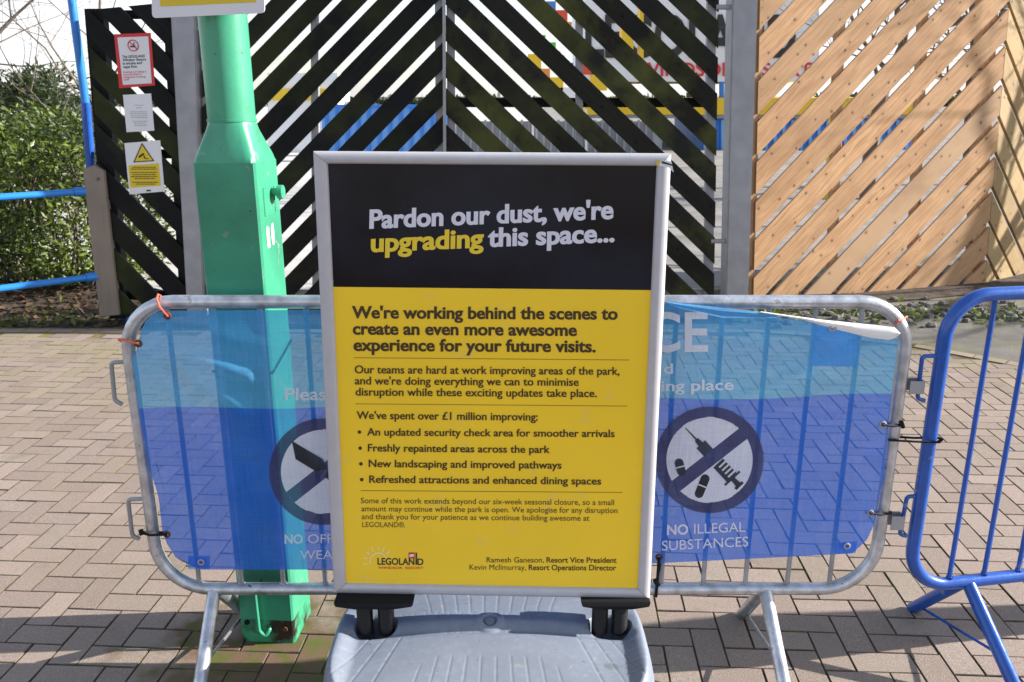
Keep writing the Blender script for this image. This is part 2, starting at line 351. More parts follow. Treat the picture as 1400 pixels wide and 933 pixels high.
# tarmac: right of / beyond the paving edge and the plaza behind the gate
xs = [1.2+.1*i for i in range(60)]
tm = MB(); vs = []; fs = []
for i, x in enumerate(xs): vs += [(x, edge_y(x)+.06, -.008), (x, 12.5, -.008)]
for i in range(len(xs)-1): fs.append((2*i, 2*i+2, 2*i+3, 2*i+1))
k = len(vs); vs += [(7.1, .0, -.008), (14, .0, -.008), (14, 12.5, -.008), (7.1, 12.5, -.008)]; fs.append((k, k+1, k+2, k+3))
tag(tm.add(vs, fs).build('tarmac_path', M['tarmac']), kind='structure')
pz = MB(); pz.add([(-3.1, 7.6, -.002), (.2, 7.6, -.002), (1.2, 12.5, -.002), (3, 60, -.002), (3, 400, -.002), (-400, 400, -.002), (-60, 60, -.002), (-20, 12, -.002), (-5, 9.0, -.002)], [tuple(range(9))])
tag(MB().add([(.2, 7.6, -.004), (1.2, 12.5, -.004), (3, 60, -.004), (3, 400, -.004), (400, 400, -.004), (60, 12.5, -.004), (14, 12.5, -.004), (1.2, 7.6, -.004)], [(0, 1, 7), (1, 2, 5, 6, 7), (2, 3, 4, 5)]).build('yard_tarmac', M['yard']), kind='structure')
tag(pz.build('plaza_pavement', M['plaza']), kind='structure')

# ---- herringbone block paving, each block its own object (the 300 that show largest), the rest joined
bed = MB(); bed.add([(-7, -.5, -.0065), (6.2, -.5, -.0065), (6.2, 1.0, -.0065)]+[(x, edge_y(x)+.09, -.0065) for x in [5.4, 4.6, 4.0, 3.42, 2.93, 2.4, 1.9]]+[(-7, 6.41, -.0065)], [tuple(range(11))])
tag(bed.build('paving_bed', M['joint']), kind='structure')
pav = bpy.data.objects.new('block_paving', None); COL.objects.link(pav); tag(pav, kind='structure')
YAW = -R(3.0); ca, sa = math.cos(YAW), math.sin(YAW)
A0 = gnd(120, 734)                      # lattice point (4, 0)
U = .1
def lat(i, j): i -= 4; return A0.x+U*(ca*i-sa*j), A0.y+U*(sa*i+ca*j)
def block(L, W, H=.05, c=.0022):
    a, b = L/2, W/2; v = []
    for z, d in ((-H, 0), (-c, 0), (0, c)):
        v += [(-a+d, -b+d, z), (a-d, -b+d, z), (a-d, b-d, z), (-a+d, b-d, z)]
    return v, [(8, 9, 10, 11)]+[(k*4+i, k*4+(i+1) % 4, k*4+4+(i+1) % 4, k*4+4+i) for k in (0, 1) for i in range(4)]
BV, BF = block(.1962, .0962)
bme = bpy.data.meshes.new('paving_block'); bme.from_pydata(BV, [], BF); bme.materials.append(M['paver']); bme.materials.append(M['paveredge'])
for q in bme.polygons: q.material_index = 0 if q.index == 0 else 1
bl = []
for j in range(-40, 60):
    for i in range(-60, 80):
        if (i-j) % 4 == 0: bl.append((i+1, j+.5, 0.))
        if (i-j-2) % 4 == 0: bl.append((i+.5, j, math.pi/2))
cand = []
for (i, j, rot) in bl:
    x, y = lat(i, j)
    if x < -6.6 or x > 6 or y < -.2 or y > edge_y(x)-.13: continue
    X_, Y_, Z_ = px((x, y, 0)) if y > .4 else (9e9, 9e9, 1)
    vis = -50 < X_ < 1450 and -50 < Y_ < 980 and not (470 < X_ < 880 and 240 < Y_)
    cand.append((0 if vis else 1, Z_ if vis else abs(x)+abs(y), x, y, rot+YAW))
cand.sort(); rest = MB(); rnd = random.Random(4)
for n_, (nv, z_, x, y, rot) in enumerate(cand):
    dz = rnd.gauss(0, .0009); ang = rot+rnd.gauss(0, .006); tx, ty = rnd.gauss(0, .004), rnd.gauss(0, .004)
    if n_ < 299:
        o = bpy.data.objects.new('paving_block', bme); COL.objects.link(o); o.parent = pav
        o.location = (x+rnd.gauss(0, .0006), y+rnd.gauss(0, .0006), dz); o.rotation_euler = (tx, ty, ang)
    else:
        m_ = Matrix.Translation((x, y, dz)) @ Matrix.Rotation(ang, 4, 'Z') @ Matrix.Rotation(tx, 4, 'X')
        rest.add([m_ @ Vector(v) for v in BV], BF, rnd.random())
# edging course laid along the far edge
ex = -6.5; run = []
while ex < 5.2:
    y0_, y1_ = edge_y(ex), edge_y(ex+.02); a = math.atan2(y1_-y0_, .02)
    m_ = Matrix.Translation((ex, y0_-.02, .001)) @ Matrix.Rotation(a, 4, 'Z'); rest.add([m_ @ Vector(v) for v in BV], BF, rnd.random())
    ex += .2*math.cos(a)
o = rest.build('paving_blocks_beyond', M['paver'], pav, attr=True); o['kind'] = 'stuff'; o.data.materials.append(M['paveredge'])
o.data.polygons.foreach_set('material_index', [0 if i % 9 == 0 else 1 for i in range(len(o.data.polygons))])

# ================================================================== GREEN POST
gx, gy = -.81, 2.515; H1, H2 = 1.575, 1.69; hs = .091; rc = .067
post = thing('lamp_post', (gx, gy, 0), 'thick green painted steel post with square lower casing behind the banner', 'post')
mb = MB()
def sq(z, h, c): return [(-h+c, -h), (h-c, -h), (h, -h+c), (h, h-c), (h-c, h), (-h+c, h), (-h, h-c), (-h, -h+c)], z
rings = [sq(.07, hs, .007), sq(H1, hs, .007)]
vs = []; n = 48
def rsq(t, h, r):                       # square-to-round ring
    out = []
    for k in range(n):
        a = 2*math.pi*(k+.5)/n; c_, s_ = math.cos(a), math.sin(a)
        q = h/max(abs(c_), abs(s_)); q = min(q, h*1.375); out.append((c_*(q*(1-t)+r*t), s_*(q*(1-t)+r*t)))
    return out
lv = [(.0, 0), (.09, 0)]; seq = [(H1, 0.), (H1+.02, .14), (H2-.012, .93), (H2, 1.)]
ct, st_ = math.cos(R(-4)), math.sin(R(-4))
def ringpts(z, t): return [(gx+x*ct-y*st_, gy+x*st_+y*ct, z) for x, y in rsq(t, hs, rc)]
vs = []; fs = []
for z, t in seq: vs += ringpts(z, t)
for k in range(len(seq)-1):
    for j in range(n): fs.append((k*n+j, k*n+(j+1) % n, (k+1)*n+(j+1) % n, (k+1)*n+j))
mb.add(vs, fs); mb.build('shoulder', M['green'], post, smooth=True)
def sqpts(z): return [(gx+x*ct-y*st_, gy+x*st_+y*ct, z) for x, y in sq(z, hs, .006)[0]]
def shell(z0, z1, name, m): MB().add(sqpts(z0)+sqpts(z1), [(j, (j+1) % 8, 8+(j+1) % 8, 8+j) for j in range(8)]).build(name, m, post)
shell(.085, H1, 'casing', M['green']); shell(-.01, .085, 'casing_foot', M['greenrust'])
mb = MB(); mb.tube([(gx, gy, H2-.02), (gx, gy, 3.6)], rc, 32); mb.build('shaft', M['green'], post, smooth=True)
mb = MB(); mb.tube([(gx, gy, H2-.003), (gx, gy, H2+.004)], rc+.003, 32); mb.build('weld_ring', M['green'], post, smooth=True)
fr = lambda lx, ly, z: Vector((gx+lx*ct-ly*st_, gy+lx*st_+ly*ct, z))
mb = MB(); z0, z1 = 1.42, 1.50
for a, b in (((-.045, z0), (.045, z0)), ((.045, z0), (.045, z1)), ((.045, z1), (-.045, z1)), ((-.045, z1), (-.045, z0))):
    mb.tube([fr(hs+.0005, a[0], a[1]), fr(hs+.0005, b[0], b[1])], .0022, 6)
dr = mb.build('access_hatch', M['green'], post)
mb = MB(); mb.tube([fr(hs, .03, 1.482), fr(hs+.018, .03, 1.482)], .012, 14); mb.tube([fr(hs+.018, .03, 1.482), fr(hs+.034, .03, 1.482)], .021, 18); mb.build('lock_knob', M['green'], post, smooth=True, bevel=.001)
for yy, zz in ((-.035, 1.355), (.005, 1.36)):
    mb = MB(); pts = []
    for k in range(24):
        a = 2*math.pi*k/24; q = 1+.3*noise.noise(Vector((k*1.7, yy*50, 3))); c_, s_ = math.cos(a), math.sin(a)
        pts.append(fr(hs+.0012, yy+.011*q*math.copysign(abs(c_)**.4, c_), zz+.032*q*math.copysign(abs(s_)**.4, s_)))
    mb.add(pts, [tuple(range(24))]); mb.build('paint_mark', M['white'], post)
mb = MB(); h_ = hs+.002; zb = .953
mb.tube([fr(-h_, h_, zb), fr(-h_, -h_, zb), fr(h_, -h_, zb), fr(h_, h_, zb+.05)], .004, 6); mb.build('strap', M['black'], post)
mb = MB(); hb = fillet([fr(-.01, -hs+.005, .235), fr(-.01, -hs-.016, .225), fr(-.022, -hs-.022, .20), fr(-.02, -hs-.022, .055), fr(.0, -hs-.02, .035), fr(.012, -hs-.012, .055), fr(.012, -hs+.004, .06)], .012)
mb.tube(hb, .0065, 8); mb.build('tie_hook', M['green'], post, smooth=True)
for xx, zz, mm in ((.062, .055, 'rust'), (-.066, .075, 'black')):
    mb = MB(); mb.tube([fr(xx, -hs+.002, zz), fr(xx, -hs-.007, zz)], .009, 6); mb.build('bolt', M[mm], post)
# notice plate at the top of the post
pl = thing('notice_plate', at(285, 22, 2.40), 'white notice plate with yellow panel fixed high on the green post', 'sign')
P0 = 2.40
def platequad(ptsx, Y, th, name, m, parent, rad=0):
    P = [at(a, b, Y) for a, b in ptsx]
    if rad:
        Q = []
        for i in range(4):
            p = P[i]; a = (P[i-1]-p).normalized()*rad; b = (P[(i+1) % 4]-p).normalized()*rad
            for k in range(6):
                t = k/5; Q.append((p+a)*(1-t)**2+p*2*t*(1-t)+(p+b)*t*t)
        P = Q
    return MB().prism(P, (0, th, 0)).build(name, m, parent)
platequad([(208, 25), (362, 18), (356, -170), (202, -160)], P0, .004, 'plate', M['white'], pl, .012)
platequad([(219, 9), (350, 3), (346, -80), (214, -75)], P0-.001, .0015, 'panel', M['yellow'], pl, .003)

# ================================================================== BARRIERS
def barrier(P, ang, a0, a1, z0, z1, rt, rb, bars, m, name, label, legs, tr=.0195, group=None):
    d = Vector((math.cos(ang), math.sin(ang), 0)); nn = Vector((-d.y, d.x, 0)); P = Vector(P)
    f = lambda a, z, o=0.: P+d*a+nn*o+Vector((0, 0, z))
    T = thing(name, f((a0+a1)/2, 0), label, 'barrier', group)
    MB().tube([f(a, z) for a, z in arc_rect(a0, a1, z0, z1, rt, rb)], tr, 14, closed=True).build('frame', m, T, smooth=True)
    for a in bars: MB().tube([f(a, z0+tr*.6), f(a, z1-tr*.6)], .0078, 8, caps=False).build('bar', M['galvbar'] if m is M['galv'] else m, T, smooth=True)
    wl = MB()
    for a in bars:
        for k in range(4):
            c0 = f(a+.008*math.cos(k*1.6), z0+tr*.93, .008*math.sin(k*1.6)); wl.tube([c0, c0+Vector((0, 0, .006))], .004, 5)
    wl.build('weld_beads', m, T, smooth=True)['kind'] = 'stuff'
    for a in legs:
        lg = MB().tube([f(a, z0-.004), f(a+.012, .05, -.24), f(a+.014, .0, -.27)], [.021, .021, .021], 12)
        lg = lg.build('leg', m, T, smooth=True)
        lg2 = MB().tube([f(a+.002, z0-.006, .012), f(a+.012, .004, .245)], .0205, 12).build('leg', m, T, smooth=True)
        MB().tube([f(a+.012, .035, .20), f(a+.012, .105, -.14)], .005, 6).build('brace', m, T, smooth=True)
        MB().box((-.03, -.02, -.03), (.03, .02, .012)).build('x', m, T) if False else None
    return T, f
YB = 2.33
silver, sf = barrier((0, YB, 0), 0, -1.109, 1.136, .264, 1.195, .145, .165, [-.985+.1323*k for k in range(16)], M['galv'], 'crowd_barrier',
                     'galvanised grey steel crowd barrier with blue printed banner tied to it', [-.94, .80], group='crowd control barriers')
bluebar, bf = barrier((1.247, YB, 0), R(10), 0, 2.2, .268, 1.212, .125, .14, [.145+.124*k for k in range(16)], M['blue'], 'crowd_barrier',
                      'bright blue painted crowd barrier at the right of the grey one', [.215, 1.95], tr=.0205, group='crowd control barriers')
def pxrod(pts, Y, r, name, m, parent, fil=.012):
    return MB().tube(fillet([at(a, b, Y) for a, b in pts], fil, 4), r, 8).build(name, m, parent, smooth=True)
pxrod([(172, 495), (152, 496), (157, 548), (167, 553)], YB, .0065, 'hook', M['galvdull'], silver)
pxrod([(196, 682), (175, 683), (181, 733), (191, 737)], YB, .0065, 'hook', M['galvdull'], silver)
pxrod([(1284, 487), (1261, 487), (1254, 545), (1264, 548)], YB-.003, .0065, 'hook', M['blue'], bluebar)
pxrod([(1263, 678), (1240, 679), (1230, 731), (1239, 733)], YB-.003, .0065, 'hook', M['blue'], bluebar)
for (x0, x1, y0, y1) in ((1239, 1260, 519, 536), (1214, 1233, 703, 721)):
    A = at(x0, y1, YB); B = at(x1, y0, YB); mb = MB()
    mb.box((A.x, YB-.019, A.z), (B.x, YB-.015, B.z)); mb.box((A.x, YB+.014, A.z), (B.x, YB+.018, B.z)); mb.box((B.x, YB-.019, A.z), (B.x+.003, YB+.018, B.z))
    mb.build('eyelet_bracket', M['galvdull'], silver)

# ---- banner
YN = 2.298
def smooth_(a, b, t): t = max(0., min(1., (t-a)/(b-a))); return t*t*(3-2*t)
def disp(x, y):
    d = 0.
    for (ax, ay, bx, by, w0, w1, am) in ((190, 468, 470, 655, 5, 30, .036), (190, 464, 460, 560, 5, 26, .028), (190, 472, 300, 640, 4, 15, .014), (250, 430, 520, 480, 8, 20, .008), (1228, 470, 980, 560, 5, 30, .012), (1225, 500, 1000, 650, 5, 30, .006)):
        L = math.hypot(bx-ax, by-ay); s = ((x-ax)*(bx-ax)+(y-ay)*(by-ay))/L/L; q = abs((x-ax)*(by-ay)-(y-ay)*(bx-ax))/L
        if s > 0:
            ww = w0+w1*min(s, 1.3); d += am*min(s*2.2, 1)*max(0, 1-max(0, s-.75)*1.7)*math.exp(-(q/ww)**2)
    if x > 350 and x < 600: d *= 1-.96*smooth_(335, 385, x)
    d += .0035*noise.noise(Vector((x*.012, y*.011, 2.2)))+.0012*noise.noise(Vector((x*.05, y*.04, 5.2)))
    return d
def bsurf(x, y, off=0.): return at(x, y, YN-disp(x, y)-off)
def interp(t, tab):
    if t <= tab[0][0]: return tab[0][1]
    for (a, b), (c, d) in zip(tab, tab[1:]):
        if t <= c: return b+(d-b)*(t-a)/(c-a)
    return tab[-1][1]
TOP = [(186, 470), (190, 448), (200, 434), (214, 427), (235, 425), (430, 424), (700, 421), (915, 416), (990, 424), (1060, 433), (1130, 443), (1190, 458), (1228, 463)]
BOT = [(216, 700), (222, 742), (232, 762), (250, 774), (275, 779), (460, 779), (700, 778), (885, 771), (1030, 764), (1165, 757), (1185, 748), (1196, 735), (1203, 705)]
def lft(y): return interp(y, [(424, 214), (434, 200), (450, 189), (470, 184), (490, 181), (560, 191), (640, 204), (700, 215), (742, 221), (762, 231), (774, 250), (779, 275)])
def rgt(y): return interp(y, [(463, 1229), (540, 1219), (590, 1214), (640, 1209), (700, 1203), (735, 1196), (748, 1185), (757, 1165)])
banner = thing('mesh_banner', at(700, 779, YN), 'see-through blue printed mesh banner tied along the grey crowd barrier', 'banner')
vs = []; fs = []; band = []; NX, NY = 150, 62
for r in range(NY+1):
    for c in range(NX+1):
        u = c/NX; v = r/NY
        yy = 424+v*355; xl, xr = lft(yy), rgt(yy); x = xl+(xr-xl)*u
        yt, yb = interp(x, TOP), interp(x, BOT); y = yt+(yb-yt)*v
        xl, xr = lft(y), rgt(y); x = xl+(xr-xl)*u; yt, yb = interp(x, TOP), interp(x, BOT); y = yt+(yb-yt)*v
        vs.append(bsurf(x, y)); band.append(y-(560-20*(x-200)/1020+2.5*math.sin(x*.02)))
for r in range(NY):
    for c in range(NX):
        k = r*(NX+1)+c; fs.append((k, k+1, k+NX+2, k+NX+1))
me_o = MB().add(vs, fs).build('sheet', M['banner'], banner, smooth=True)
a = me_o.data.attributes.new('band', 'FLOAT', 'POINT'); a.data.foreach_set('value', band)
# second layer patches (hems and a sewn square)
def bpatch(q, off, name, m, n=10):
    vs = []; fs = []
    for r in range(n+1):
        for c in range(n+1):
            u, v = c/n, r/n
            x = (q[0][0]*(1-u)+q[1][0]*u)*(1-v)+(q[3][0]*(1-u)+q[2][0]*u)*v; y = (q[0][1]*(1-u)+q[1][1]*u)*(1-v)+(q[3][1]*(1-u)+q[2][1]*u)*v
            vs.append(bsurf(x, y, off))
    for r in range(n):
        for c in range(n): k = r*(n+1)+c; fs.append((k, k+1, k+n+2, k+n+1))
    return MB().add(vs, fs).build(name, m, banner, smooth=True)
bpatch([(1112, 444), (1175, 456), (1171, 502), (1108, 500)], -.004, 'sewn_patch', M['banner'])
for q in ([(257, 760), (287, 760), (287, 778), (257, 778)], [(1143, 742), (1172, 740), (1170, 756), (1142, 758)]): bpatch(q, -.003, 'sewn_patch', M['banner'], 4)
# folded top edge and the turned-over white corner
def strip(top, bot, off, name, m, n=24):
    vs = []; fs = []; xa, xb = top[0][0], top[-1][0]
    for i in range(n+1):
        x = xa+(xb-xa)*i/n; yt, yb = interp(x, top), interp(x, bot)
        for k in range(4):
            t = k/3; vs.append(bsurf(x, yt+(yb-yt)*t, off+.008*math.sin(math.pi*t)))
    for i in range(n):
        for k in range(3): fs.append((i*4+k, i*4+k+1, i*4+5+k, i*4+4+k))
    return MB().add(vs, fs).build(name, m, banner, smooth=True)
strip([(912, 413), (990, 421), (1062, 429)], [(912, 415), (928, 421), (988, 435), (1062, 435)], .004, 'folded_edge', M['bflap'])
strip([(1040, 426), (1120, 437), (1200, 445), (1224, 448), (1231, 456)], [(1040, 428), (1100, 438), (1140, 450), (1190, 462), (1215, 465), (1226, 462), (1231, 457)], .007, 'turned_corner', M['bback'])
bm_ = lambda off: (lambda x, y: bsurf(x, y, off))
b1, b2, b3 = bm_(.006), bm_(.0072), bm_(.0084)
letter('CE', (882, 480), (968, 480), 49, b1, M['bwhite'], banner, .018)
letter('d', (907.5, 511), (920, 511), 13, b1, M['bwhite'], banner, .01)
letter('ing place', (904, 535), (1003, 533), 13.5, b1, M['bwhite'], banner, .016)
letter('Pleas', (390, 547), (446, 547), 15.5, b1, M['bwhite'], banner, .018)
for b_, l, r_, cp, of in (('NO', (912, 731.5), (941, 730.5), 12.5, .026), ('ILLEGAL', (949, 730), (1019, 727), 12.5, .0), ('SUBSTANCES', (905, 753), (1023, 747), 12.5, .0),
                          ('NO', (389, 743.5), (414, 743.3), 11.5, .026), ('OFF', (421, 743), (455, 742.8), 11.5, .0), ('WEA', (410, 765), (455, 764.5), 11.5, .0)):
    letter(b_, l, r_, cp, b1, M['bwhite'], banner, of)
def disc(cx, cy, r0, r1, surf, name, m, n=72, rings=4):
    vs = []; fs = []
    for k in range(rings+1):
        r = r0+(r1-r0)*k/rings
        for i in range(n): a = 2*math.pi*i/n; vs.append(surf(cx+r*math.cos(a), cy+.985*r*math.sin(a)))
    for k in range(rings):
        for i in range(n): fs.append((k*n+i, k*n+(i+1) % n, (k+1)*n+(i+1) % n, (k+1)*n+i))
    if r0 < 1: pass
    return MB().add(vs, fs).build(name, m, banner, smooth=True)
def flatpoly(pts, surf, name, m, parent=None): return MB().add([surf(*p) for p in pts], [tuple(range(len(pts)))]).build(name, m, parent or banner)
def lens(cx, cy, r, half, sgn, da):     # one half of a disc cut by the diagonal bar (bar runs at angle da)
    c_, s_ = math.cos(da), math.sin(da); nx, ny = -s_*sgn, c_*sgn; th = math.acos(half/r); pts = []
    for k in range(31):
        t = -th+2*th*k/30; vx = nx*math.cos(t)-ny*math.sin(t); vy = nx*math.sin(t)+ny*math.cos(t); pts.append((cx+r*vx, cy+r*vy))
    return pts
for (cx, cy, ro, ri) in ((970, 629, 74, 59), (442, 645, 74, 58)):
    disc(cx, cy, ri, ro, b1, 'ring', M['bgrey'])
    da = R(-38)
    for sgn in (1, -1): flatpoly(lens(cx, cy, ri, 9, sgn, da), b1, 'symbol_ground', M['bwhite'])
    c_, s_ = math.cos(da), math.sin(da); h = math.sqrt(ri*ri-81)
    flatpoly([(cx-h*c_+9*s_, cy-h*s_-9*c_), (cx+h*c_+9*s_, cy+h*s_-9*c_), (cx+h*c_-9*s_, cy+h*s_+9*c_), (cx-h*c_-9*s_, cy-h*s_+9*c_)], b1, 'bar_symbol', M['bgrey'])
# syringe and capsules
def orient(cx, cy, ang, pts): c_, s_ = math.cos(ang), math.sin(ang); return [(cx+a*c_-b*s_, cy+a*s_+b*c_) for a, b in pts]
sa_ = math.atan2(668-585, 1014-937); T0 = (937, 585)
for poly, mm in (([(0, -.6), (24, -1.3), (24, 1.3), (0, .6)], 'bdark'), ([(22, -3), (31, -4), (31, 4), (22, 3)], 'bdark'), ([(31, -8), (47, -8), (47, 8), (31, 8)], 'bdark'),
                 ([(66, -9), (94, -9), (94, 9), (66, 9)], 'bdark'), ([(94, -3), (106, -4), (106, 4), (94, 3)], 'bdark'), ([(93, -14), (96, -14), (96, 14), (93, 14)], 'bdark'), ([(106, -7), (110, -7), (110, 7), (106, 7)], 'bdark')):
    flatpoly(orient(*T0, sa_, poly), b2, 'syringe_symbol', M[mm])
for k in range(4): flatpoly(orient(*T0, sa_, [(70+6*k, -9), (72.5+6*k, -9), (72.5+6*k, 3), (70+6*k, 3)]), b3, 'syringe_mark', M['bwhite'])
def capsule(cx, cy, ang, L, r):
    pts = [(L*.5-r+r*math.cos(R(t)), r*math.sin(R(t))) for t in range(-90, 91, 20)]+[(-L*.5+r+r*math.cos(R(t)), r*math.sin(R(t))) for t in range(90, 271, 20)]
    flatpoly(orient(cx, cy, ang, pts), b2, 'capsule_symbol', M['bdark'])
    flatpoly(orient(cx, cy, ang, [(-1.2, -r), (.6, -r), (.6, r), (-1.2, r)]), b3, 'capsule_mark', M['bwhite'])
capsule(930, 639, R(75), 24, 6); capsule(960, 665, R(112), 34, 6)
# blade symbol
flatpoly([(399, 603), (404, 628), (432, 645), (447, 641), (441, 628), (424, 618)], b2, 'blade_symbol', M['bdark'])
flatpoly([(450, 640), (462, 650), (455, 662), (444, 652)], b2, 'blade_symbol', M['bdark'])
for (x, y) in ((229, 432), (189, 470), (228, 731), (275, 769), (1158, 747), (1207, 581), (1190, 702), (901, 762), (1138, 449)):
    c0 = bsurf(x, y, .010 if x == 1138 else .004); mb = MB()
    mb.tube([c0+Vector((.0085*math.cos(t*math.pi/8), 0, .0085*math.sin(t*math.pi/8))) for t in range(16)], .0032, 6, closed=True)
    mb.build('grommet', M['galvdull'] if x > 260 and x != 901 else M['rust'], banner, smooth=True)

# ---- ties
def tie(name, label, pts, m, r, group=None, tail=None):
    T = thing(name, at(*pts[0]), label, 'tie', group)
    MB().tube([at(*p) for p in pts], r, 6, closed=True).build('loop', m, T)
    if tail: MB().tube([at(*p) for p in tail], r*1.6, 6).build('tail', m, T)
tg = 'ties holding the banner'
tie('twine_tie', 'orange twine tie at the top left bend of the grey barrier', [(229, 432, 2.285), (218, 420, 2.290), (214, 409, 2.303), (216, 403, 2.33), (219, 404, 2.357), (226, 425, 2.335)], M['orange'], .0032, tg)
tie('twine_tie', 'orange twine tie round the left upright below the top bend', [(189, 470, 2.285), (176, 467, 2.300), (163, 464, 2.315), (162, 465, 2.345), (178, 470, 2.357), (189, 472, 2.31)], M['orange'], .0032, tg)
tie('cable_tie', 'black cable tie at the lower left bend of the grey barrier', [(228, 731, 2.285), (205, 732, 2.300), (192, 728, 2.315), (192, 727, 2.345), (206, 729, 2.357), (228, 728, 2.31)], M['black'], .0042, tg, [(192, 724, 2.31), (194, 732, 2.305)])
tie('cable_tie', 'short black cable tie on the right upright above the joining tie', [(1207, 581, 2.285), (1222, 583, 2.300), (1233, 581, 2.315), (1233, 579, 2.345), (1222, 580, 2.357), (1207, 579, 2.31)], M['black'], .0038, tg, [(1232, 576, 2.31), (1235, 585, 2.31)])
tie('cable_tie', 'black cable tie on the right upright near the lower bend', [(1190, 702, 2.285), (1205, 704, 2.300), (1218, 702, 2.315), (1218, 700, 2.345), (1205, 701, 2.357), (1190, 700, 2.31)], M['black'], .0038, tg)
tie('cable_tie', 'black cable tie hanging round the bottom rail beside the poster frame', [(901, 762, 2.285), (899, 790, 2.294), (897, 814, 2.306), (897, 816, 2.34), (899, 798, 2.357), (902, 765, 2.31)], M['black'], .0048, tg, [(895, 793, 2.292), (900, 801, 2.290)])
tie('cable_tie', 'long black cable tie joining the grey barrier to the blue one', [(1216, 602, 2.306), (1250, 604, 2.306), (1284, 605, 2.306), (1287, 602, 2.33), (1284, 599, 2.357), (1250, 599, 2.357), (1216, 597, 2.357), (1214, 600, 2.33)], M['black'], .0036, tg, [(1283, 605, 2.303), (1288, 600, 2.303)])
tie('twine_tie', 'orange twine tie at the top right bend of the grey barrier', [(1228, 438, 2.30), (1234, 437, 2.315), (1240, 433, 2.345), (1236, 436, 2.36), (1226, 441, 2.345), (1224, 444, 2.31)], M['orange'], .0030, tg)

# ================================================================== POSTER STAND
pB = at(672.5, 814.5, 2.085); pT = at(673, 208.5, 2.15)
Vv = (pT-pB).normalized(); yaw = R(-1.4); Ud = Vector((math.cos(yaw), math.sin(yaw), 0)); Ud = (Ud-Vv*Ud.dot(Vv)).normalized(); Nn = Ud.cross(Vv).normalized()
if Nn.y > 0: Nn = -Nn
def onface(x, y, off=0.): return onplane(x, y, pB+Nn*off, Nn)
def uvp(x, y): q = onface(x, y)-pB; return q.dot(Ud), q.dot(Vv)
cor = [uvp(*p) for p in ((457, 812), (888, 817), (918, 209.5), (428, 207.5))]
uL = (cor[0][0]+cor[3][0])/2; uR = (cor[1][0]+cor[2][0])/2; vB = (cor[0][1]+cor[1][1])/2; vT = (cor[2][1]+cor[3][1])/2
inn = [uvp(*p) for p in ((475.2, 800.3), (868.8, 802.3), (901, 227), (446, 224.5))]
iL = (inn[0][0]+inn[3][0])/2; iR = (inn[1][0]+inn[2][0])/2; iB = (inn[0][1]+inn[1][1])/2; iT = (inn[2][1]+inn[3][1])/2
L3 = lambda u, v, n_: pB+Ud*u+Vv*v+Nn*n_
stand = thing('poster_stand', (pB.x, 2.03, 0), 'silver framed poster stand with black and yellow poster on a grey blue moulded base', 'sign')
prof = [(0, -.030), (0, .001), (.10, .0055), (.30, .0085), (.55, .0095), (.80, .0075), (.93, .004), (1., -.004)]      # outer -> inner, height
def loop(t, n_):
    l = uL+(iL-uL)*t; r = uR+(iR-uR)*t; b = vB+(iB-vB)*t; tt = vT+(iT-vT)*t
    return [L3(l, b, n_), L3(r, b, n_), L3(r, tt, n_), L3(l, tt, n_)]
loops = [loop(t, h) for t, h in prof]
for i in range(4):
    vs = []; j = (i+1) % 4
    dirv = (loops[0][j]-loops[0][i]).normalized()
    for lp in loops: vs += [lp[i]+dirv*.0005, lp[j]-dirv*.0005]
    fs = [(2*k, 2*k+1, 2*k+3, 2*k+2) for k in range(len(loops)-1)]
    MB().add(vs, fs).build('frame_rail', M['alu'], stand, smooth=True)
MB().prism([L3(uL+.003, vB+.003, -.030), L3(uR-.003, vB+.003, -.030), L3(uR-.003, vT-.003, -.030), L3(uL+.003, vT-.003, -.030)], Nn*.020).build('back_board', M['backboard'], stand)
vm = (uvp(452, 394)[1]+uvp(893, 396)[1])/2
MB().add([L3(iL-.004, iB-.004, -.003), L3(iR+.004, iB-.004, -.003), L3(iR+.004, vm, -.003), L3(iL-.004, vm, -.003)], [(0, 1, 2, 3)]).build('yellow_panel', M['face_y'], stand)
MB().add([L3(iL-.004, vm, -.003), L3(iR+.004, vm, -.003), L3(iR+.004, iT+.004, -.003), L3(iL-.004, iT+.004, -.003)], [(0, 1, 2, 3)]).build('black_panel', M['face_k'], stand)
fs1 = lambda x, y: onface(x, y, -.0022); fs2 = lambda x, y: onface(x, y, -.0016)
def heavy(body, pl, pr, cap, m, of, w_, slant=0.):
    for k, dx in enumerate((-w_, w_)): letter(body, (pl[0]+dx+w_*.5, pl[1]), (pr[0]+dx-w_*.5, pr[1]), cap, lambda x, y, k=k: onface(x, y, -.0022+.0003*k), m, stand, of, slant=slant)
heavy("Pardon our dust, we're", (505, 312.3), (838.5, 298.8), 23.4, M['headwhite'], .027, .4, .02)
heavy('upgrading', (507, 344.3), (661, 337.8), 23.6, M['headyellow'], .027, .4, .02)
heavy('this space...', (667, 337.3), (840, 330.3), 23.4, M['headwhite'], .027, .4, .02)
heavy("We're working behind the scenes to", (481.1, 435.1), (844.5, 437), 15.2, M['ink'], .025, .25)
heavy('create an even more awesome', (482.3, 457.3), (788.7, 459.3), 15.2, M['ink'], .025, .25)
heavy('experience for your future visits.', (483.3, 479.6), (814.4, 481.6), 15.2, M['ink'], .025, .25)
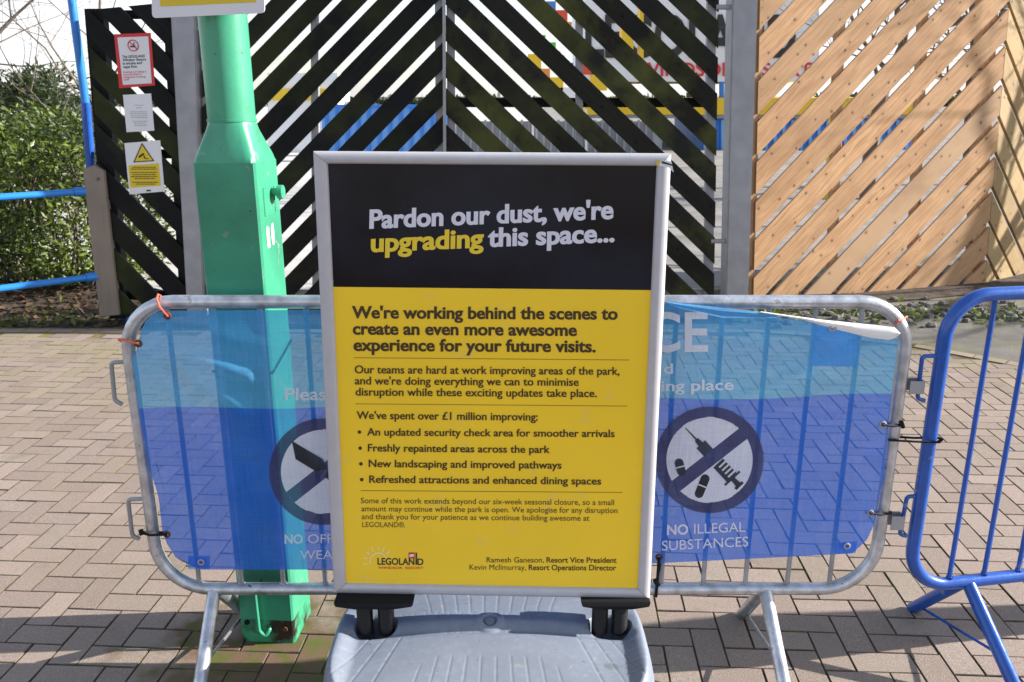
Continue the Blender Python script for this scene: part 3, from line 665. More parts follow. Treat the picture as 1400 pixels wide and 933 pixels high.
for b_, l, r_, cp, of, mm in (
    ('Our teams are hard at work improving areas of the park,', (484.8, 510.6), (846.7, 512.8), 10.1, .009, 'ink'),
    ("and we're doing everything we can to minimise", (485, 525.8), (790.9, 527.8), 10.1, .009, 'ink'),
    ('disruption while these exciting updates take place.', (485.9, 541.1), (815.7, 543.2), 10.1, .009, 'ink'),
    ("We've spent over £1 million improving:", (487.5, 573), (735, 575.3), 9.9, .011, 'ink'),
    ('An updated security check area for smoother arrivals', (501.7, 595.7), (840, 597.9), 9.5, .010, 'ink'),
    ('Freshly repainted areas across the park', (502.8, 617.4), (751.5, 619.7), 9.5, .011, 'ink'),
    ('New landscaping and improved pathways', (503.9, 638.8), (767.4, 641.1), 9.5, .011, 'ink'),
    ('Refreshed attractions and enhanced dining spaces', (504.6, 660.3), (821.6, 662.8), 9.4, .011, 'ink'),
    ('Some of this work extends beyond our six-week seasonal closure, so a small', (493.3, 688.3), (839.5, 690.9), 7.1, .005, 'ink2'),
    ('amount may continue while the park is open. We apologise for any disruption', (494.2, 699.3), (844.3, 701.8), 7.1, .005, 'ink2'),
    ('and thank you for your patience as we continue building awesome at', (494.5, 710.1), (805.8, 712.4), 7.1, .005, 'ink2'),
    ('LEGOLAND®.', (495.3, 720.8), (554, 721.4), 6.6, .002, 'ink2'),
    ('Ramesh Ganeson,', (665.2, 769.2), (743.6, 769.4), 6.8, .004, 'ink'),
    ('Resort Vice President', (747.2, 769.4), (843, 769.8), 6.8, .018, 'ink'),
    ('Kevin McIlmurray,', (641.9, 779.2), (719, 779.6), 6.8, .0, 'ink'),
    ('Resort Operations Director', (722.8, 779.6), (842.4, 780.2), 6.8, .018, 'ink'),
    ('LEGOLAN', (516, 772.2), (566.5, 772.6), 8.4, .024, 'inkblack'), ('D', (570.6, 772.6), (579, 772.6), 8.0, .024, 'inkblack'),
    ('WINDSOR  RESORT', (517, 778), (579, 778.4), 2.9, .012, 'red')):
    letter(b_, l, r_, cp, fs1, M[mm], stand, of)
    if cp > 9: letter(b_, (l[0]+.35, l[1]), (r_[0]+.35, r_[1]), cp, fs2, M[mm], stand, of)
for (x0, y0, x1, y1) in ((483.5, 489.3, 860.5, 492.5), (486.3, 552.4, 857.8, 555.5), (493, 671, 851.2, 673.6)):
    flatpoly([(x0, y0-.45), (x1, y1-.45), (x1, y1+.45), (x0, y0+.45)], fs1, 'rule', M['rule'], stand)
for (x, y) in ((491.4, 591), (492.4, 613), (493.4, 634.5), (494.5, 656)):
    flatpoly([(x+2.5*math.cos(k*math.pi/8), y+2.5*math.sin(k*math.pi/8)) for k in range(16)], fs1, 'bullet', M['ink'], stand)
flatpoly([(568, 756), (570.2, 756), (570.2, 772.5), (568, 772.5)], fs1, 'lettering', M['inkblack'], stand)
flatpoly([(558.5, 755.5), (567, 755.5), (567, 764), (558.5, 764)], fs1, 'logo_square', M['red'], stand)
flatpoly([(560, 758.3), (566, 757.8), (565.6, 761.4), (559.6, 761.9)], fs2, 'logo_mark', M['white'], stand)
mb = MB(); cxs, cys = 517.5, 768.5
arc = [(cxs+13*math.cos(R(t)), cys+13*math.sin(R(t))) for t in range(170, 331, 8)]; arci = [(cxs+11.2*math.cos(R(t)), cys+11.2*math.sin(R(t))) for t in range(170, 331, 8)]
for k in range(len(arc)-1): mb.add([fs1(*arc[k]), fs1(*arc[k+1]), fs1(*arci[k+1]), fs1(*arci[k])], [(0, 1, 2, 3)])
for t in range(172, 320, 24):
    c_, s_ = math.cos(R(t)), math.sin(R(t)); mb.add([fs1(cxs+15.5*c_-.7*s_, cys+15.5*s_+.7*c_), fs1(cxs+21*c_-1.*s_, cys+21*s_+1.*c_), fs1(cxs+21*c_+1.*s_, cys+21*s_-1.*c_), fs1(cxs+15.5*c_+.7*s_, cys+15.5*s_-.7*c_)], [(0, 1, 2, 3)])
mb.build('sun_mark', M['paleyellow'], stand)
sk = lambda x, y: onface(x, y, .0150)
flatpoly([(902, 219), (918, 221), (921, 236), (914, 229), (899, 227)], sk, 'corner_sticker', M['white'], stand)
flatpoly([(899, 218), (903, 219), (900.5, 227.5), (897, 226)], sk, 'corner_sticker', M['yellow'], stand)
sk2 = lambda x, y: onface(x, y, .0158)
flatpoly([(904, 220), (919, 225), (919, 227), (905, 223.5)], sk2, 'sticker_print', M['inkblack'], stand)
# shoes, springs, base
YS = 2.075
BH = .335
for (xa, xb) in ((457, 566), (794, 889)):
    A = at(xa, 816, 2.06); B = at(xb, 816, 2.06); z1 = vB and (pB+Vv*vB).z+.004; mb = MB()
    for (t0, t1, zt, zb_) in ((0, 0, z1, z1-.006),): pass
    x0, x1 = A.x, B.x; d = (x1-x0)*.26
    vs = [(x0, 2.045, z1), (x1, 2.045, z1), (x1, 2.125, z1), (x0, 2.125, z1), (x0+.004, 2.04, z1-.012), (x1-.004, 2.04, z1-.012), (x1-.004, 2.13, z1-.012), (x0+.004, 2.13, z1-.012),
          (x0+d, 2.045, z1-.024), (x1-d, 2.045, z1-.024), (x1-d, 2.125, z1-.024), (x0+d, 2.125, z1-.024)]
    fs = [(0, 1, 2, 3), (8, 11, 10, 9)]+[(k*4+i, k*4+(i+1) % 4, k*4+4+(i+1) % 4, k*4+4+i) for k in (0, 1) for i in range(4)]
    mb.add(vs, fs).build('spring_shoe', M['black'], stand, bevel=.002)
ZT = (pB+Vv*vB).z-.022
def coil(x, y, z0, z1, r, turns, w_):
    P = []; n_ = turns*14
    for k in range(n_+1): t = k/n_; P.append((x+r*math.cos(t*turns*2*math.pi), y+r*math.sin(t*turns*2*math.pi), z0+(z1-z0)*t))
    return MB().tube(P, w_, 6)
holes = []
for xx in (499, 528, 820, 847):
    p = at(xx, 845, YS); holes.append(p.x)
    s_ = coil(p.x, YS, BH-.05, ZT, .0185, 13, .0052).build('spring', M['spring'], stand, smooth=True)
    MB().tube([(p.x, YS, BH-.05), (p.x, YS, ZT)], .0135, 10).build('core', M['black'], s_)
bcx = .0; bx0, bx1 = at(447, 933, 1.93).x, at(890, 933, 1.93).x; bcx = (bx0+bx1)/2; hw = .49
by0, by1 = 1.70, 2.345; bcy = (by0+by1)/2; hd = (by1-by0)/2
hL = (holes[0]+holes[1])/2; hR = (holes[2]+holes[3])/2
def smooth(a, b, t): t = max(0., min(1., (t-a)/(b-a))); return t*t*(3-2*t)
def gro(v, c, w_=.0022): return math.exp(-((v-c)/w_)**2)
def base_z(x, y):
    X, Y = x-bcx, y-bcy
    s = (abs(X/hw)**4.2+abs(Y/hd)**3.4)**(1/3.8)
    z = BH*(1-.07*smooth(.1, .85, s))*(1-smooth(.84, 1.0, s)**1.6) if s < 1 else 0.
    z = max(z, 0.)
    if s < .93:
        # cross trench the poster sits over
        tr = smooth(.062, .034, abs(y-YS-.005)); z -= (.010*tr+.022*smooth(.005, -.045, y-YS))*smooth(hw*.86, hw*.74, abs(X))
        for hx in (hL, hR):
            d = math.hypot((x-hx)/1.35, y-YS)/.043; z -= .085*smooth(1.06, .96, d)
        z += .006*smooth(1.1, .8, math.hypot(X, y-(YS-.0))/.04)*1.
        z -= .011*smooth(1., .8, math.hypot(X, y-YS)/.022)
        g = 0.
        # moulded grid: ribs fanning on both shoulders and short ribs on the front pad
        yr = (YS-.045)-y
        if yr > 0:
            for k in range(3):
                for sg in (-1, 1): g = max(g, gro(sg*X, (.245+.045*k)+.30*yr*(1+.25*k), .0026))
            if abs(X) > .245+.30*yr:
                q = (yr+.0*X) % .042; g = max(g, gro(q, .021, .0024))
            if .09 < yr < .30 and abs(X) < .15+.25*yr:
                q = ((X/(1+1.0*yr)) % .036); g = max(g, .8*gro(q, .018, .0018)*smooth(.09, .105, yr))
        else:
            if abs(X) < .2 and y > YS+.035: q = (X/(1+1.5*(y-YS))) % .036; g = max(g, .8*gro(q, .018, .0018))
            q = (X % .036); 
        if abs(y-YS) < .045 and .04 < abs(X) < .26: g = max(g, .5*gro(X % .034, .017, .0018))
        z -= .0016*g
    return max(z, 0.)
NXb, NYb = 330, 230; vs = []; fs = []
for j in range(NYb+1):
    for i in range(NXb+1):
        # squircle mapping keeps the rim round
        u, v = 2*i/NXb-1, 2*j/NYb-1; rr = max(abs(u), abs(v)); 
        if rr > 0:
            q = (abs(u)**4.2+abs(v)**3.4)**(1/3.8); s_ = rr/q if q > 0 else 1; s_ = 1+(s_-1)*rr**3
        else: s_ = 1
        x, y = bcx+u*s_*hw*.9999, bcy+v*s_*hd*.9999; vs.append((x, y, base_z(x, y)+.004))
for j in range(NYb):
    for i in range(NXb): k = j*(NXb+1)+i; fs.append((k, k+1, k+NXb+2, k+NXb+1))
bo = MB().add(vs, fs).build('base', M['basep'], stand, smooth=False); bo.data.polygons.foreach_set('use_smooth', [True]*len(bo.data.polygons))
mb = MB(); zc = base_z(bcx, YS)+.004
mb.tube([(bcx, YS, zc-.004), (bcx, YS, zc+.0045)], .0175, 24); mb.build('filler_cap', M['basep'], stand, smooth=True, bevel=.0015)
mb = MB().box((bcx-.012, YS-.003, zc+.004), (bcx+.012, YS+.003, zc+.008)).build('cap_grip', M['basep'], stand, bevel=.001)

# ================================================================== GATE AND FENCES
def clip(poly, a, b, c):               # keep a*x+b*y <= c
    out = []
    for i in range(len(poly)):
        p, q = poly[i], poly[(i+1) % len(poly)]; dp = a*p[0]+b*p[1]-c; dq = a*q[0]+b*q[1]-c
        if dp <= 0: out.append(p)
        if dp*dq < 0: t = dp/(dp-dq); out.append((p[0]+(q[0]-p[0])*t, p[1]+(q[1]-p[1])*t))
    return out
def boards(poly, slope, spacing, width, phase, surf, nvec, th, m, parent, name='board', jit=1.2, xc=0.):
    """boards laid on the slope (rise per run) across the outline; spacing and width are measured up the outline"""
    k0 = int(min(y-slope*(x-xc) for x, y in poly)//spacing)-1; k1 = int(max(y-slope*(x-xc) for x, y in poly)//spacing)+2
    an = math.atan(slope)
    for k in range(k0, k1+1):
        c = k*spacing+phase; j1, j2 = random.uniform(-jit, jit)*.4, random.uniform(-jit, jit)*.4
        q = clip(poly, slope, -1., slope*xc-c-j1); q = clip(q, -slope, 1., c+width+j2-slope*xc) if q else q
        if len(q) < 3: continue
        ar = abs(sum(q[i][0]*q[(i+1) % len(q)][1]-q[(i+1) % len(q)][0]*q[i][1] for i in range(len(q))))/2
        if ar < 60: continue
        P = [surf(*p) for p in q]; off = nvec*random.uniform(0, .004); mb = MB().prism([p-off for p in P], nvec*th)
        sc = (surf(poly[0][0]+10, poly[0][1])-surf(*poly[0])).length/10
        ca_, sb_ = math.cos(an), math.sin(an)
        uvs = [((p[0]*ca_+p[1]*sb_)*sc, (-p[0]*sb_+p[1]*ca_)*sc) for p in q]; mb.uv = uvs+[(a, b+.3) for a, b in uvs]
        mb.build(name, m, parent)
YF = 6.6
yF = lambda x, y: at(x, y, YF)
back = Vector((0, 1, 0))
def bar_px(x0, x1, y0, y1, Y, th, name, m, parent, xb0=None, xb1=None, bev=0.):
    xb0 = x0 if xb0 is None else xb0; xb1 = x1 if xb1 is None else xb1
    mb = MB().prism([at(xb0, y1, Y), at(xb1, y1, Y), at(x1, y0, Y), at(x0, y0, Y)], (0, th, 0))
    mb.uv = [(0, 0), (0, .1), (2, .1), (2, 0), (0, .15), (0, .25), (2, .25), (2, .15)]
    return mb.build(name, m, parent, bevel=bev)
gate = thing('gate_leaf', at(445, 405, YF), 'left black gate leaf with boards rising towards the meeting stile', 'gate', 'pair of black chevron board gate leaves')
boards([(274, -60), (606, -60), (608, 404), (278, 404)], -1.03, 50, 36.5, 7, yF, back, .022, M['dark'], gate, xc=606)
for (a, b, c_, d_) in ((271, 281, 284, 293), (424, 434, 427, 437), (594, 604, 597, 606)): bar_px(a, b, -60, 404, YF+.03, .05, 'stile', M['galvdull'], gate, c_, d_)
for (a, b) in ((-62, -50), (396, 405)): bar_px(276, 604, a, b, YF+.085, .04, 'rail', M['galvdull'], gate)
gate2 = thing('gate_leaf', at(795, 405, YF), 'right black gate leaf with mossy boards falling away from the meeting stile', 'gate', 'pair of black chevron board gate leaves')
boards([(609, -60), (984, -60), (976, 404), (611, 404)], .965, 50, 36.5, 20, yF, back, .022, M['darkmoss'], gate2, xc=609)
for (a, b, c_, d_) in ((610, 621, 613, 624), (787, 797, 787, 797), (968, 980, 963, 975)): bar_px(a, b, -60, 404, YF+.03, .05, 'stile', M['galvdull'], gate2, c_, d_)
for (a, b) in ((-62, -50), (134, 147), (396, 405)): bar_px(612, 972, a, b, YF+.085, .04, 'rail', M['dark'] if a == 134 else M['galvdull'], gate2)
bar_px(604.5, 608.5, -60, 404, YF-.022, .02, 'meeting_strip', M['galvdull'], gate2, 607, 611)
for (x, y) in ((985, 10), (978, 330)): MB().tube([at(x-6, y, YF), at(x+16, y, YF)], .018, 8).build('hinge', M['galvdull'], gate2)
for (x, y) in ((262, 40), (276, 330)): MB().tube([at(x, y, YF), at(x+16, y, YF)], .018, 8).build('hinge', M['galvdull'], gate)
for (x0, x1, b0, b1, lab) in ((228, 263, 256, 279, 'square galvanised steel gate post behind the green post'), (1003, 1038, 992, 1022, 'square galvanised steel gate post beside the new pine fence')):
    T = thing('gate_post', at((b0+b1)/2, 412, YF), lab, 'post', 'square steel gate posts')
    P = [at(b0, 436, YF-.05), at(b1, 436, YF-.05), at(x1, -70, YF-.05), at(x0, -70, YF-.05)]
    MB().prism(P, (0, .2, 0)).build('shaft', M['galvdull'], T, bevel=.008)
    MB().prism([p+Vector((0, 0, 0)) for p in (at(x0-2, -70, YF-.06), at(x1+2, -70, YF-.06), at(x1+2, -74, YF-.06), at(x0-2, -74, YF-.06))], (0, .22, 0)).build('cap', M['black'], T)
# left fence panel
pan = thing('fence_panel', at(190, 436, YF), 'narrow black board fence panel carrying three notices left of the gate', 'fence')
boards([(119, 14), (243, 2), (262, 404), (150, 436)], 1.02, 48.5, 36, 12, yF, back, .022, M['dark'], pan, xc=119)
bar_px(115, 140, 12, 436, YF+.024, .09, 'post', M['dark'], pan, 150, 172); bar_px(222, 236, 4, 420, YF+.024, .06, 'post', M['dark'], pan, 246, 260)
for (a, b) in ((14, 26), (205, 217), (398, 410)): bar_px(132, 240, a, b, YF+.115, .04, 'rail', M['dark'], pan)
def plate(q, name, label, col=None):
    T = thing(name, at(q[0][0], q[0][1], YF-.008), label, 'sign', 'notices on the black fence panel')
    return T, lambda x, y, o=0.: at(x, y, YF-.0105-o)
def pquad(q, o, name, m, T): return MB().prism([at(a, b, YF-.006-o) for a, b in q], (0, .003, 0)).build(name, m, T)
T, s_ = plate([(163, 121)], 'notice_sign', 'white no smoking notice with red border, topmost on the black panel')
pquad([(163, 121), (212, 117), (206, 45), (156, 47)], .0, 'plate', M['red'], T); pquad([(168, 116.5), (207.5, 114), (202.5, 50), (160.5, 51.5)], .0012, 'face', M['white'], T)
f_ = lambda x, y: at(x, y, YF-.0085)
for b_, y, xr in (('The LEGOLAND', 79.5, 198), ('Windsor Resort', 84, 199.5), ('is smoke and', 88.7, 194), ('vape free.', 93.5, 188)): letter(b_, (167+(y-79)*.1, y), (xr, y-1), 3.3, f_, M['inkblack'], T, .02)
for b_, y, xr in (('Smoking and vaping is', 100, 200), ('only permitted in', 103.5, 194), ('designated smoking', 107, 199), ('areas.', 110.5, 177)): letter(b_, (168+(y-100)*.1, y), (xr, y-1), 2.3, f_, M['red'], T, .01)
mb = MB(); c0 = at(182, 62.5, YF-.009)
mb.tube([c0+Vector((.038*math.cos(k*math.pi/12), 0, .038*math.sin(k*math.pi/12))) for k in range(24)], .0035, 6, closed=True); mb.tube([c0+Vector((-.027, 0, .027)), c0+Vector((.027, 0, -.027))], .0035, 6); mb.build('prohibition_ring', M['red'], T)
mb = MB().box((c0.x-.024, c0.y-.001, c0.z-.012), (c0.x+.016, c0.y+.002, c0.z-.003)); mb.tube([c0+Vector((.01, 0, .0)), c0+Vector((.002, 0, .01)), c0+Vector((.012, 0, .02))], .003, 6); mb.build('cigarette_symbol', M['inkblack'], T)
T, s_ = plate([(173, 181)], 'notice_sign', 'plain white printed paper notice between the red bordered and camera notices')
pquad([(173, 181), (211, 179), (206.5, 128), (168, 130)], .0, 'sheet', M['white'], T)
mb = MB()
for k, (y, a, b) in enumerate([(144, 183, 196), (147.5, 186, 193), (153, 178, 201), (155.5, 178, 201), (158.5, 179, 202), (161, 179, 202), (166, 181, 202), (168.5, 183, 199), (171.5, 184, 201)]):
    x = a
    while x < b: w_ = random.uniform(1.5, 4); mb.add([f_(x, y+.5), f_(min(x+w_, b), y+.4), f_(min(x+w_, b), y-.4), f_(x, y-.3)], [(0, 1, 2, 3)]); x += w_+.8
mb.build('small_print', mat('grey ink', (.35, .35, .38), .6), T)
T, s_ = plate([(177, 266)], 'notice_sign', 'white and yellow camera warning notice, lowest on the black panel')
pquad([(177, 266), (225, 262), (219, 192), (170, 196)], .0, 'plate', M['white'], T)
pquad([(178, 257), (220, 254), (217, 223.5), (175.5, 226.5)], .0012, 'yellow_panel', M['yellow'], T)
flatpoly([(182, 222.5), (211, 220.5), (194, 195.5)], lambda x, y: at(x, y, YF-.0085), 'triangle_border', M['inkblack'], T)
flatpoly([(184.5, 221), (208.5, 219.3), (194.3, 198.5)], lambda x, y: at(x, y, YF-.0092), 'triangle', M['yellow'], T)
mb = MB(); g_ = lambda x, y: at(x, y, YF-.0100)
for q in ([(189, 214), (196, 209), (197.5, 211.5), (190.5, 216.5)], [(196, 213), (198, 213), (198.5, 217), (196.5, 217)], [(198, 216), (203, 217), (203, 218.2), (198, 217.2)]): mb.add([g_(*p) for p in q], [(0, 1, 2, 3)])
mb.build('camera_symbol', M['inkblack'], T)
mb = MB()
for y, a, b in [(229, 181, 213), (231.5, 179, 214), (236, 179, 215), (239, 181, 213), (241.8, 179, 215), (244.5, 184, 212), (249.5, 181, 216), (252, 186, 212)]:
    x = a
    while x < b: w_ = random.uniform(2, 5); mb.add([g_(x, y+.5), g_(min(x+w_, b), y+.4), g_(min(x+w_, b), y-.6), g_(x, y-.5)], [(0, 1, 2, 3)]); x += w_+.8
mb.add([g_(200, 262), g_(206, 261.6), g_(206, 259.6), g_(200, 260)], [(0, 1, 2, 3)]); mb.build('small_print', M['inkblack'], T)

# new pine fence, front run turned a little away and a second run going back from the corner
w0 = gnd(1036, 412); w1 = gnd(1352, 386)
dW = (w1-w0); dW.z = 0; dW.normalize(); nW = Vector((dW.y, -dW.x, 0))     # faces the camera
if nW.y > 0: nW = -nW
wsurf = lambda x, y: onplane(x, y, w0, nW)
pine = thing('board_fence', w0, 'new orange pine fence run of sloping boards beside the right steel gate post', 'fence', 'new pine board fence runs')
poly = [(1041, -70), (1386, -70), (1345, 396), (1030, 405)]
# apex line: boards rise towards the corner
wc = wsurf(1345, 396); apex = (wsurf(1386, -70)-wc); apex = apex/apex.z      # corner line, one metre of height per step
def boards_m(poly_px, surf, D, t, S, W, ph, nvec, th, m, parent):
    def co(P): P = P-wc; a = P.z; return ((P-apex*a).dot(D), a)
    def inv(b, a): return wc+apex*a+D*b
    q0 = [co(surf(*p)) for p in poly_px]; cs = [a-t*b for b, a in q0]
    for k in range(int(min(cs)//S)-1, int(max(cs)//S)+2):
        c = k*S+ph+random.uniform(-.004, .004); q = clip(q0, -t, 1., c+W+random.uniform(-.004, .004)); q = clip(q, t, -1., -c) if len(q) > 2 else q
        if len(q) < 3: continue
        ar = abs(sum(q[i][0]*q[(i+1) % len(q)][1]-q[(i+1) % len(q)][0]*q[i][1] for i in range(len(q))))/2
        if ar < .008: continue
        off = nvec*random.uniform(0, .004); mb = MB().prism([inv(*p)-off for p in q], nvec*th); h = math.hypot(1, t)
        uvs = [((b+a*t)/h, (a-b*t)/h) for b, a in q]; mb.uv = uvs+[(a, b+.3) for a, b in uvs]
        mb.build('board', m, parent)
boards_m(poly, wsurf, dW, .88, .325, .262, .03, -nW, .02, M['pine'], pine)
def upright(x0, x1, y0, y1, xb0, xb1, surf, n_, off, th, m, parent, name='post'):
    mb = MB().prism([surf(xb0, y1)-n_*off, surf(xb1, y1)-n_*off, surf(x1, y0)-n_*off, surf(x0, y0)-n_*off], -n_*th)
    mb.uv = [(0, 0), (0, .1), (2.4, .1), (2.4, 0)]*2; mb.build(name, m, parent)
upright(1040, 1048, -70, 412, 1024, 1032, wsurf, nW, .021, .07, M['pine'], pine)
for x, xb in ((1150, 1135), (1265, 1245)): upright(x, x+11, -70, 400, xb, xb+11, wsurf, nW, .021, .05, M['pine'], pine, 'batten')
upright(1350, 1372, -70, 402, 1330, 1346, wsurf, nW, .021, .09, M['pine'], pine)
upright(1334, 1346, 340, 402, 1328, 1341, wsurf, nW, .021, .06, M['pine'], pine)
d2 = Vector((math.cos(R(34)), math.sin(R(34)), 0)); n2 = d2.cross(apex).normalized()
if n2.x < 0: n2 = -n2
w2 = lambda x, y: onplane(x, y, wc, n2)
pine2 = thing('board_fence', Vector((wc.x+.6, wc.y+.7, 0)), 'receding pine fence run beyond the corner at the right', 'fence', 'new pine board fence runs')
boards_m([(1386.5, -70), (1470, -70), (1470, 384), (1345.5, 394)], w2, d2, -1.0, .325, .262, .03, -n2, .03, M['pinegreen'], pine2)
# stones and weeds along the fence foot
def stones(name, n_, fn, smin, smax, m):
    mb = MB()
    for k in range(n_):
        c = fn(); s = random.uniform(smin, smax); a = random.random()*6; vs = []
        for (zz, rr) in ((-.3, .9), (.25, 1.), (.62, .55)):
            for j in range(6):
                t = a+j*math.pi/3; q = rr*random.uniform(.75, 1.15); vs.append((c[0]+s*q*math.cos(t), c[1]+s*.8*q*math.sin(t), c[2]+s*zz))
        fs = [(12, 13, 14, 15, 16, 17)]+[(l*6+j, l*6+(j+1) % 6, l*6+6+(j+1) % 6, l*6+6+j) for l in (0, 1) for j in range(6)]
        mb.add(vs, fs)
    return mb.build(name, m)
def along():
    t = random.random(); p = gnd(1010+t*430, 424-t*8+random.gauss(0, 8)+14*t); return (p.x, p.y, 0)
q_ = [wsurf(1030, 405), wsurf(1352, 396)]
e_ = lambda p, k, z: (p.x+nW.x*k, p.y+nW.y*k, z)
MB().add([e_(w0-dW*1.2, .42, .001), e_(w1+dW*3, .30, .001), e_(w1+dW*3, -.5, .001), e_(w0-dW*1.2, -.5, .001)], [(0, 1, 2, 3)]).build('soil_strip', M['soil'])['kind'] = 'structure'
sc_ = MB()
for k in range(46):
    for (xx, xb) in ((1044, 1036), (1155, 1142), (1270, 1252), (1362, 1340)):
        y_ = -40+k*10.1*1.0; t_ = (y_+60)/460; x_ = xx+(xb-xx)*t_; c0 = wsurf(x_, y_)+nW*.0018; u_ = dW*.0045; v_ = Vector((0, 0, .0045))
        if y_ < 388 and k % 3: sc_.add([c0+u_*math.cos(a*math.pi/3)+v_*math.sin(a*math.pi/3) for a in range(6)], [tuple(range(6))])
sc_.build('screw_heads', M['rust'], pine)['kind'] = 'stuff'
tag(stones('rubble', 260, along, .012, .05, M['stone']), 'strip of loose grey rubble stones along the foot of the pine fence', 'rubble', kind='stuff')
def leaves(name, n_, fn, l0, l1, m, parent=None, flat=False, wr=.4):
    mb = MB()
    for k in range(n_):
        r_ = fn()
        if r_ is None: continue
        c, tint = r_; c = Vector(c); L = random.uniform(l0, l1)
        if flat: d = Vector((random.gauss(0, 1), random.gauss(0, 1), random.gauss(0, .25))).normalized(); u = Vector((random.gauss(0, .3), random.gauss(0, .3), 1)).normalized()
        else: d = Vector((random.gauss(0, 1), random.gauss(0, 1)-.2, random.gauss(.45, .7))).normalized(); u = Vector((random.gauss(0, 1), random.gauss(0, 1), random.gauss(.6, 1)))
        s = d.cross(u)
        if s.length < 1e-3: continue
        s.normalize(); s *= L*wr*.5; m2 = c+d*L*.5+s.cross(d)*.15
        mb.add([c, m2+s, c+d*L, m2-s], [(0, 1, 2), (0, 2, 3)], tint)
    return mb.build(name, m, parent, attr=True)
def wd():
    t = random.random(); p = gnd(1000+t*440, 428-t*6+random.gauss(0, 7)+12*t); return (p.x, p.y, random.random()*.02), random.random()
tag(leaves('weeds', 420, wd, .03, .09, M['weed']), 'low green weeds growing among the rubble by the fence', 'weeds', kind='stuff')

# ================================================================== LEFT: timber post, railing, blue pole, hedge
YP = 6.62
tp = thing('timber_post', at(149, 434, YP), 'weathered grey timber post with pointed top holding the blue railing', 'post')
P = [at(136, 433, YP-.05), at(163, 431, YP-.05), at(142, 234, YP-.05), at(128, 226, YP-.05), at(113, 232, YP-.05)]
mb = MB().prism(P, (0, .12, 0)); mb.uv = [(0, 0), (0, .12), (1.3, .12), (1.35, .06), (1.3, 0)]*2; mb.build('shaft', M['timber'], tp, bevel=.004)
rl = thing('blue_railing', at(60, 420, 6.4), 'light blue two bar railing running left from the timber post', 'railing')
for (xa, ya, zr, r_) in ((118, 262, 0, .026), (134, 378, 0, .026)):
    A = at(xa, ya, YP-.02); d = Vector((-.5, -.42, 0)).normalized()
    mb = MB().tube([A, A+d*4], r_, 12); mb.tube([A-d*.0, A+d*.09], r_*1.35, 12); mb.build('rail', M['railblue'], rl, smooth=True)
E0 = at(118, 262, YP-.02)+Vector((-.5, -.42, 0)).normalized()*2.6
MB().tube([(E0.x, E0.y, 0), (E0.x, E0.y, E0.z)], .03, 12).build('upright', M['railblue'], rl, smooth=True)
bp = thing('blue_pole', at(128, 240, YP+.12), 'tall blue pole standing behind the grey timber post', 'pole')
q0 = at(133, 330, YP+.12); q1 = at(117, 141, YP+.12); q2 = at(90, -60, YP+.12)
MB().tube([Vector((q0.x+.15, q0.y, -.05)), q0, q1], .036, 14).build('sleeve', M['blue'], bp, smooth=True)
MB().tube([q1, q2, q2+(q2-q1)*.6], .031, 14).build('shaft', M['railblue'], bp, smooth=True)

def hedge_fn(boxc, boxs, shell=.75):
    def fn():
        a = Vector((random.gauss(0, 1), random.gauss(0, 1), random.gauss(0, 1))).normalized()*random.uniform(shell, 1.)
        p = Vector((boxc[0]+a.x*boxs[0], boxc[1]+a.y*boxs[1], boxc[2]+a.z*boxs[2]))
        q = noise.noise(p*1.4+Vector((3, 1, 7)))+.5*noise.noise(p*3.1)
        if q < -.28: return None
        p += a*q*.35
        if p.z < .03: return None
        return p, max(0, min(1, .42+q*.9+random.gauss(0, .3)))
    return fn
hd_ = thing('laurel_hedge', (-5.6, 8.2, 0), 'leafy green laurel hedge behind the blue railing on the left', 'hedge')
for (c, s_, n_) in (((-5.9, 8.4, .85), (1.5, 1.0, .95), 17000), ((-4.3, 8.3, .8), (.95, .8, .82), 12000), ((-7.6, 8.8, .9), (1.2, 1.1, 1.1), 7000)):
    leaves('foliage', n_, hedge_fn(c, s_), .04, .095, M['leaf'], hd_)
mb = MB()
for k in range(60):
    x = random.uniform(-7, -3.7); y = random.uniform(7.8, 8.8); mb.tube([(x, y, 0), (x+random.gauss(0, .1), y, .5), (x+random.gauss(0, .3), y+random.gauss(0, .2), 1.3)], [.018, .013, .005], 5)
mb.build('stem', M['barkm'], hd_)
ev = thing('evergreen_bush', (-6.6, 11.5, 0), 'dark dense evergreen bush rising behind the laurel hedge', 'bush')
leaves('foliage', 15000, hedge_fn((-6.7, 12, 1.2), (1.1, 1.0, 1.0), .5), .05, .16, M['leafdark'], ev, wr=.25)
MB().tube([(-6.7, 12, 0), (-6.7, 12, 1.4)], .08, 8).build('stem', M['barkm'], ev)
def lit():
    x = random.uniform(-8, -3.0); y = random.uniform(6.5, 8.4); return (x, y, random.random()*.03-.04), random.random()
tag(leaves('leaf_litter', 5200, lit, .04, .10, M['litter'], flat=True, wr=.6), 'brown leaf litter on the shaded soil under the laurel hedge', 'leaf litter', kind='stuff')
def lit2():
    x = random.uniform(-6, -3.2); y = 6.45+abs(random.gauss(0, .3)); return (x, y, random.random()*.05-.04), random.random()
tag(leaves('ground_weeds', 420, lit2, .03, .09, M['weed']), 'small weeds along the paving edge below the railing', 'weeds', kind='stuff')
# soil bed in front of the hedge sits just under paving level
MB().add([(-14, 6.42, -.035), (-3.05, 6.42, -.035), (-3.05, 7.6, -.035), (-5, 9, -.035), (-20, 12, -.035)], [(0, 1, 2, 3, 4)]).build('soil_bed', M['soil'])['kind'] = 'structure'

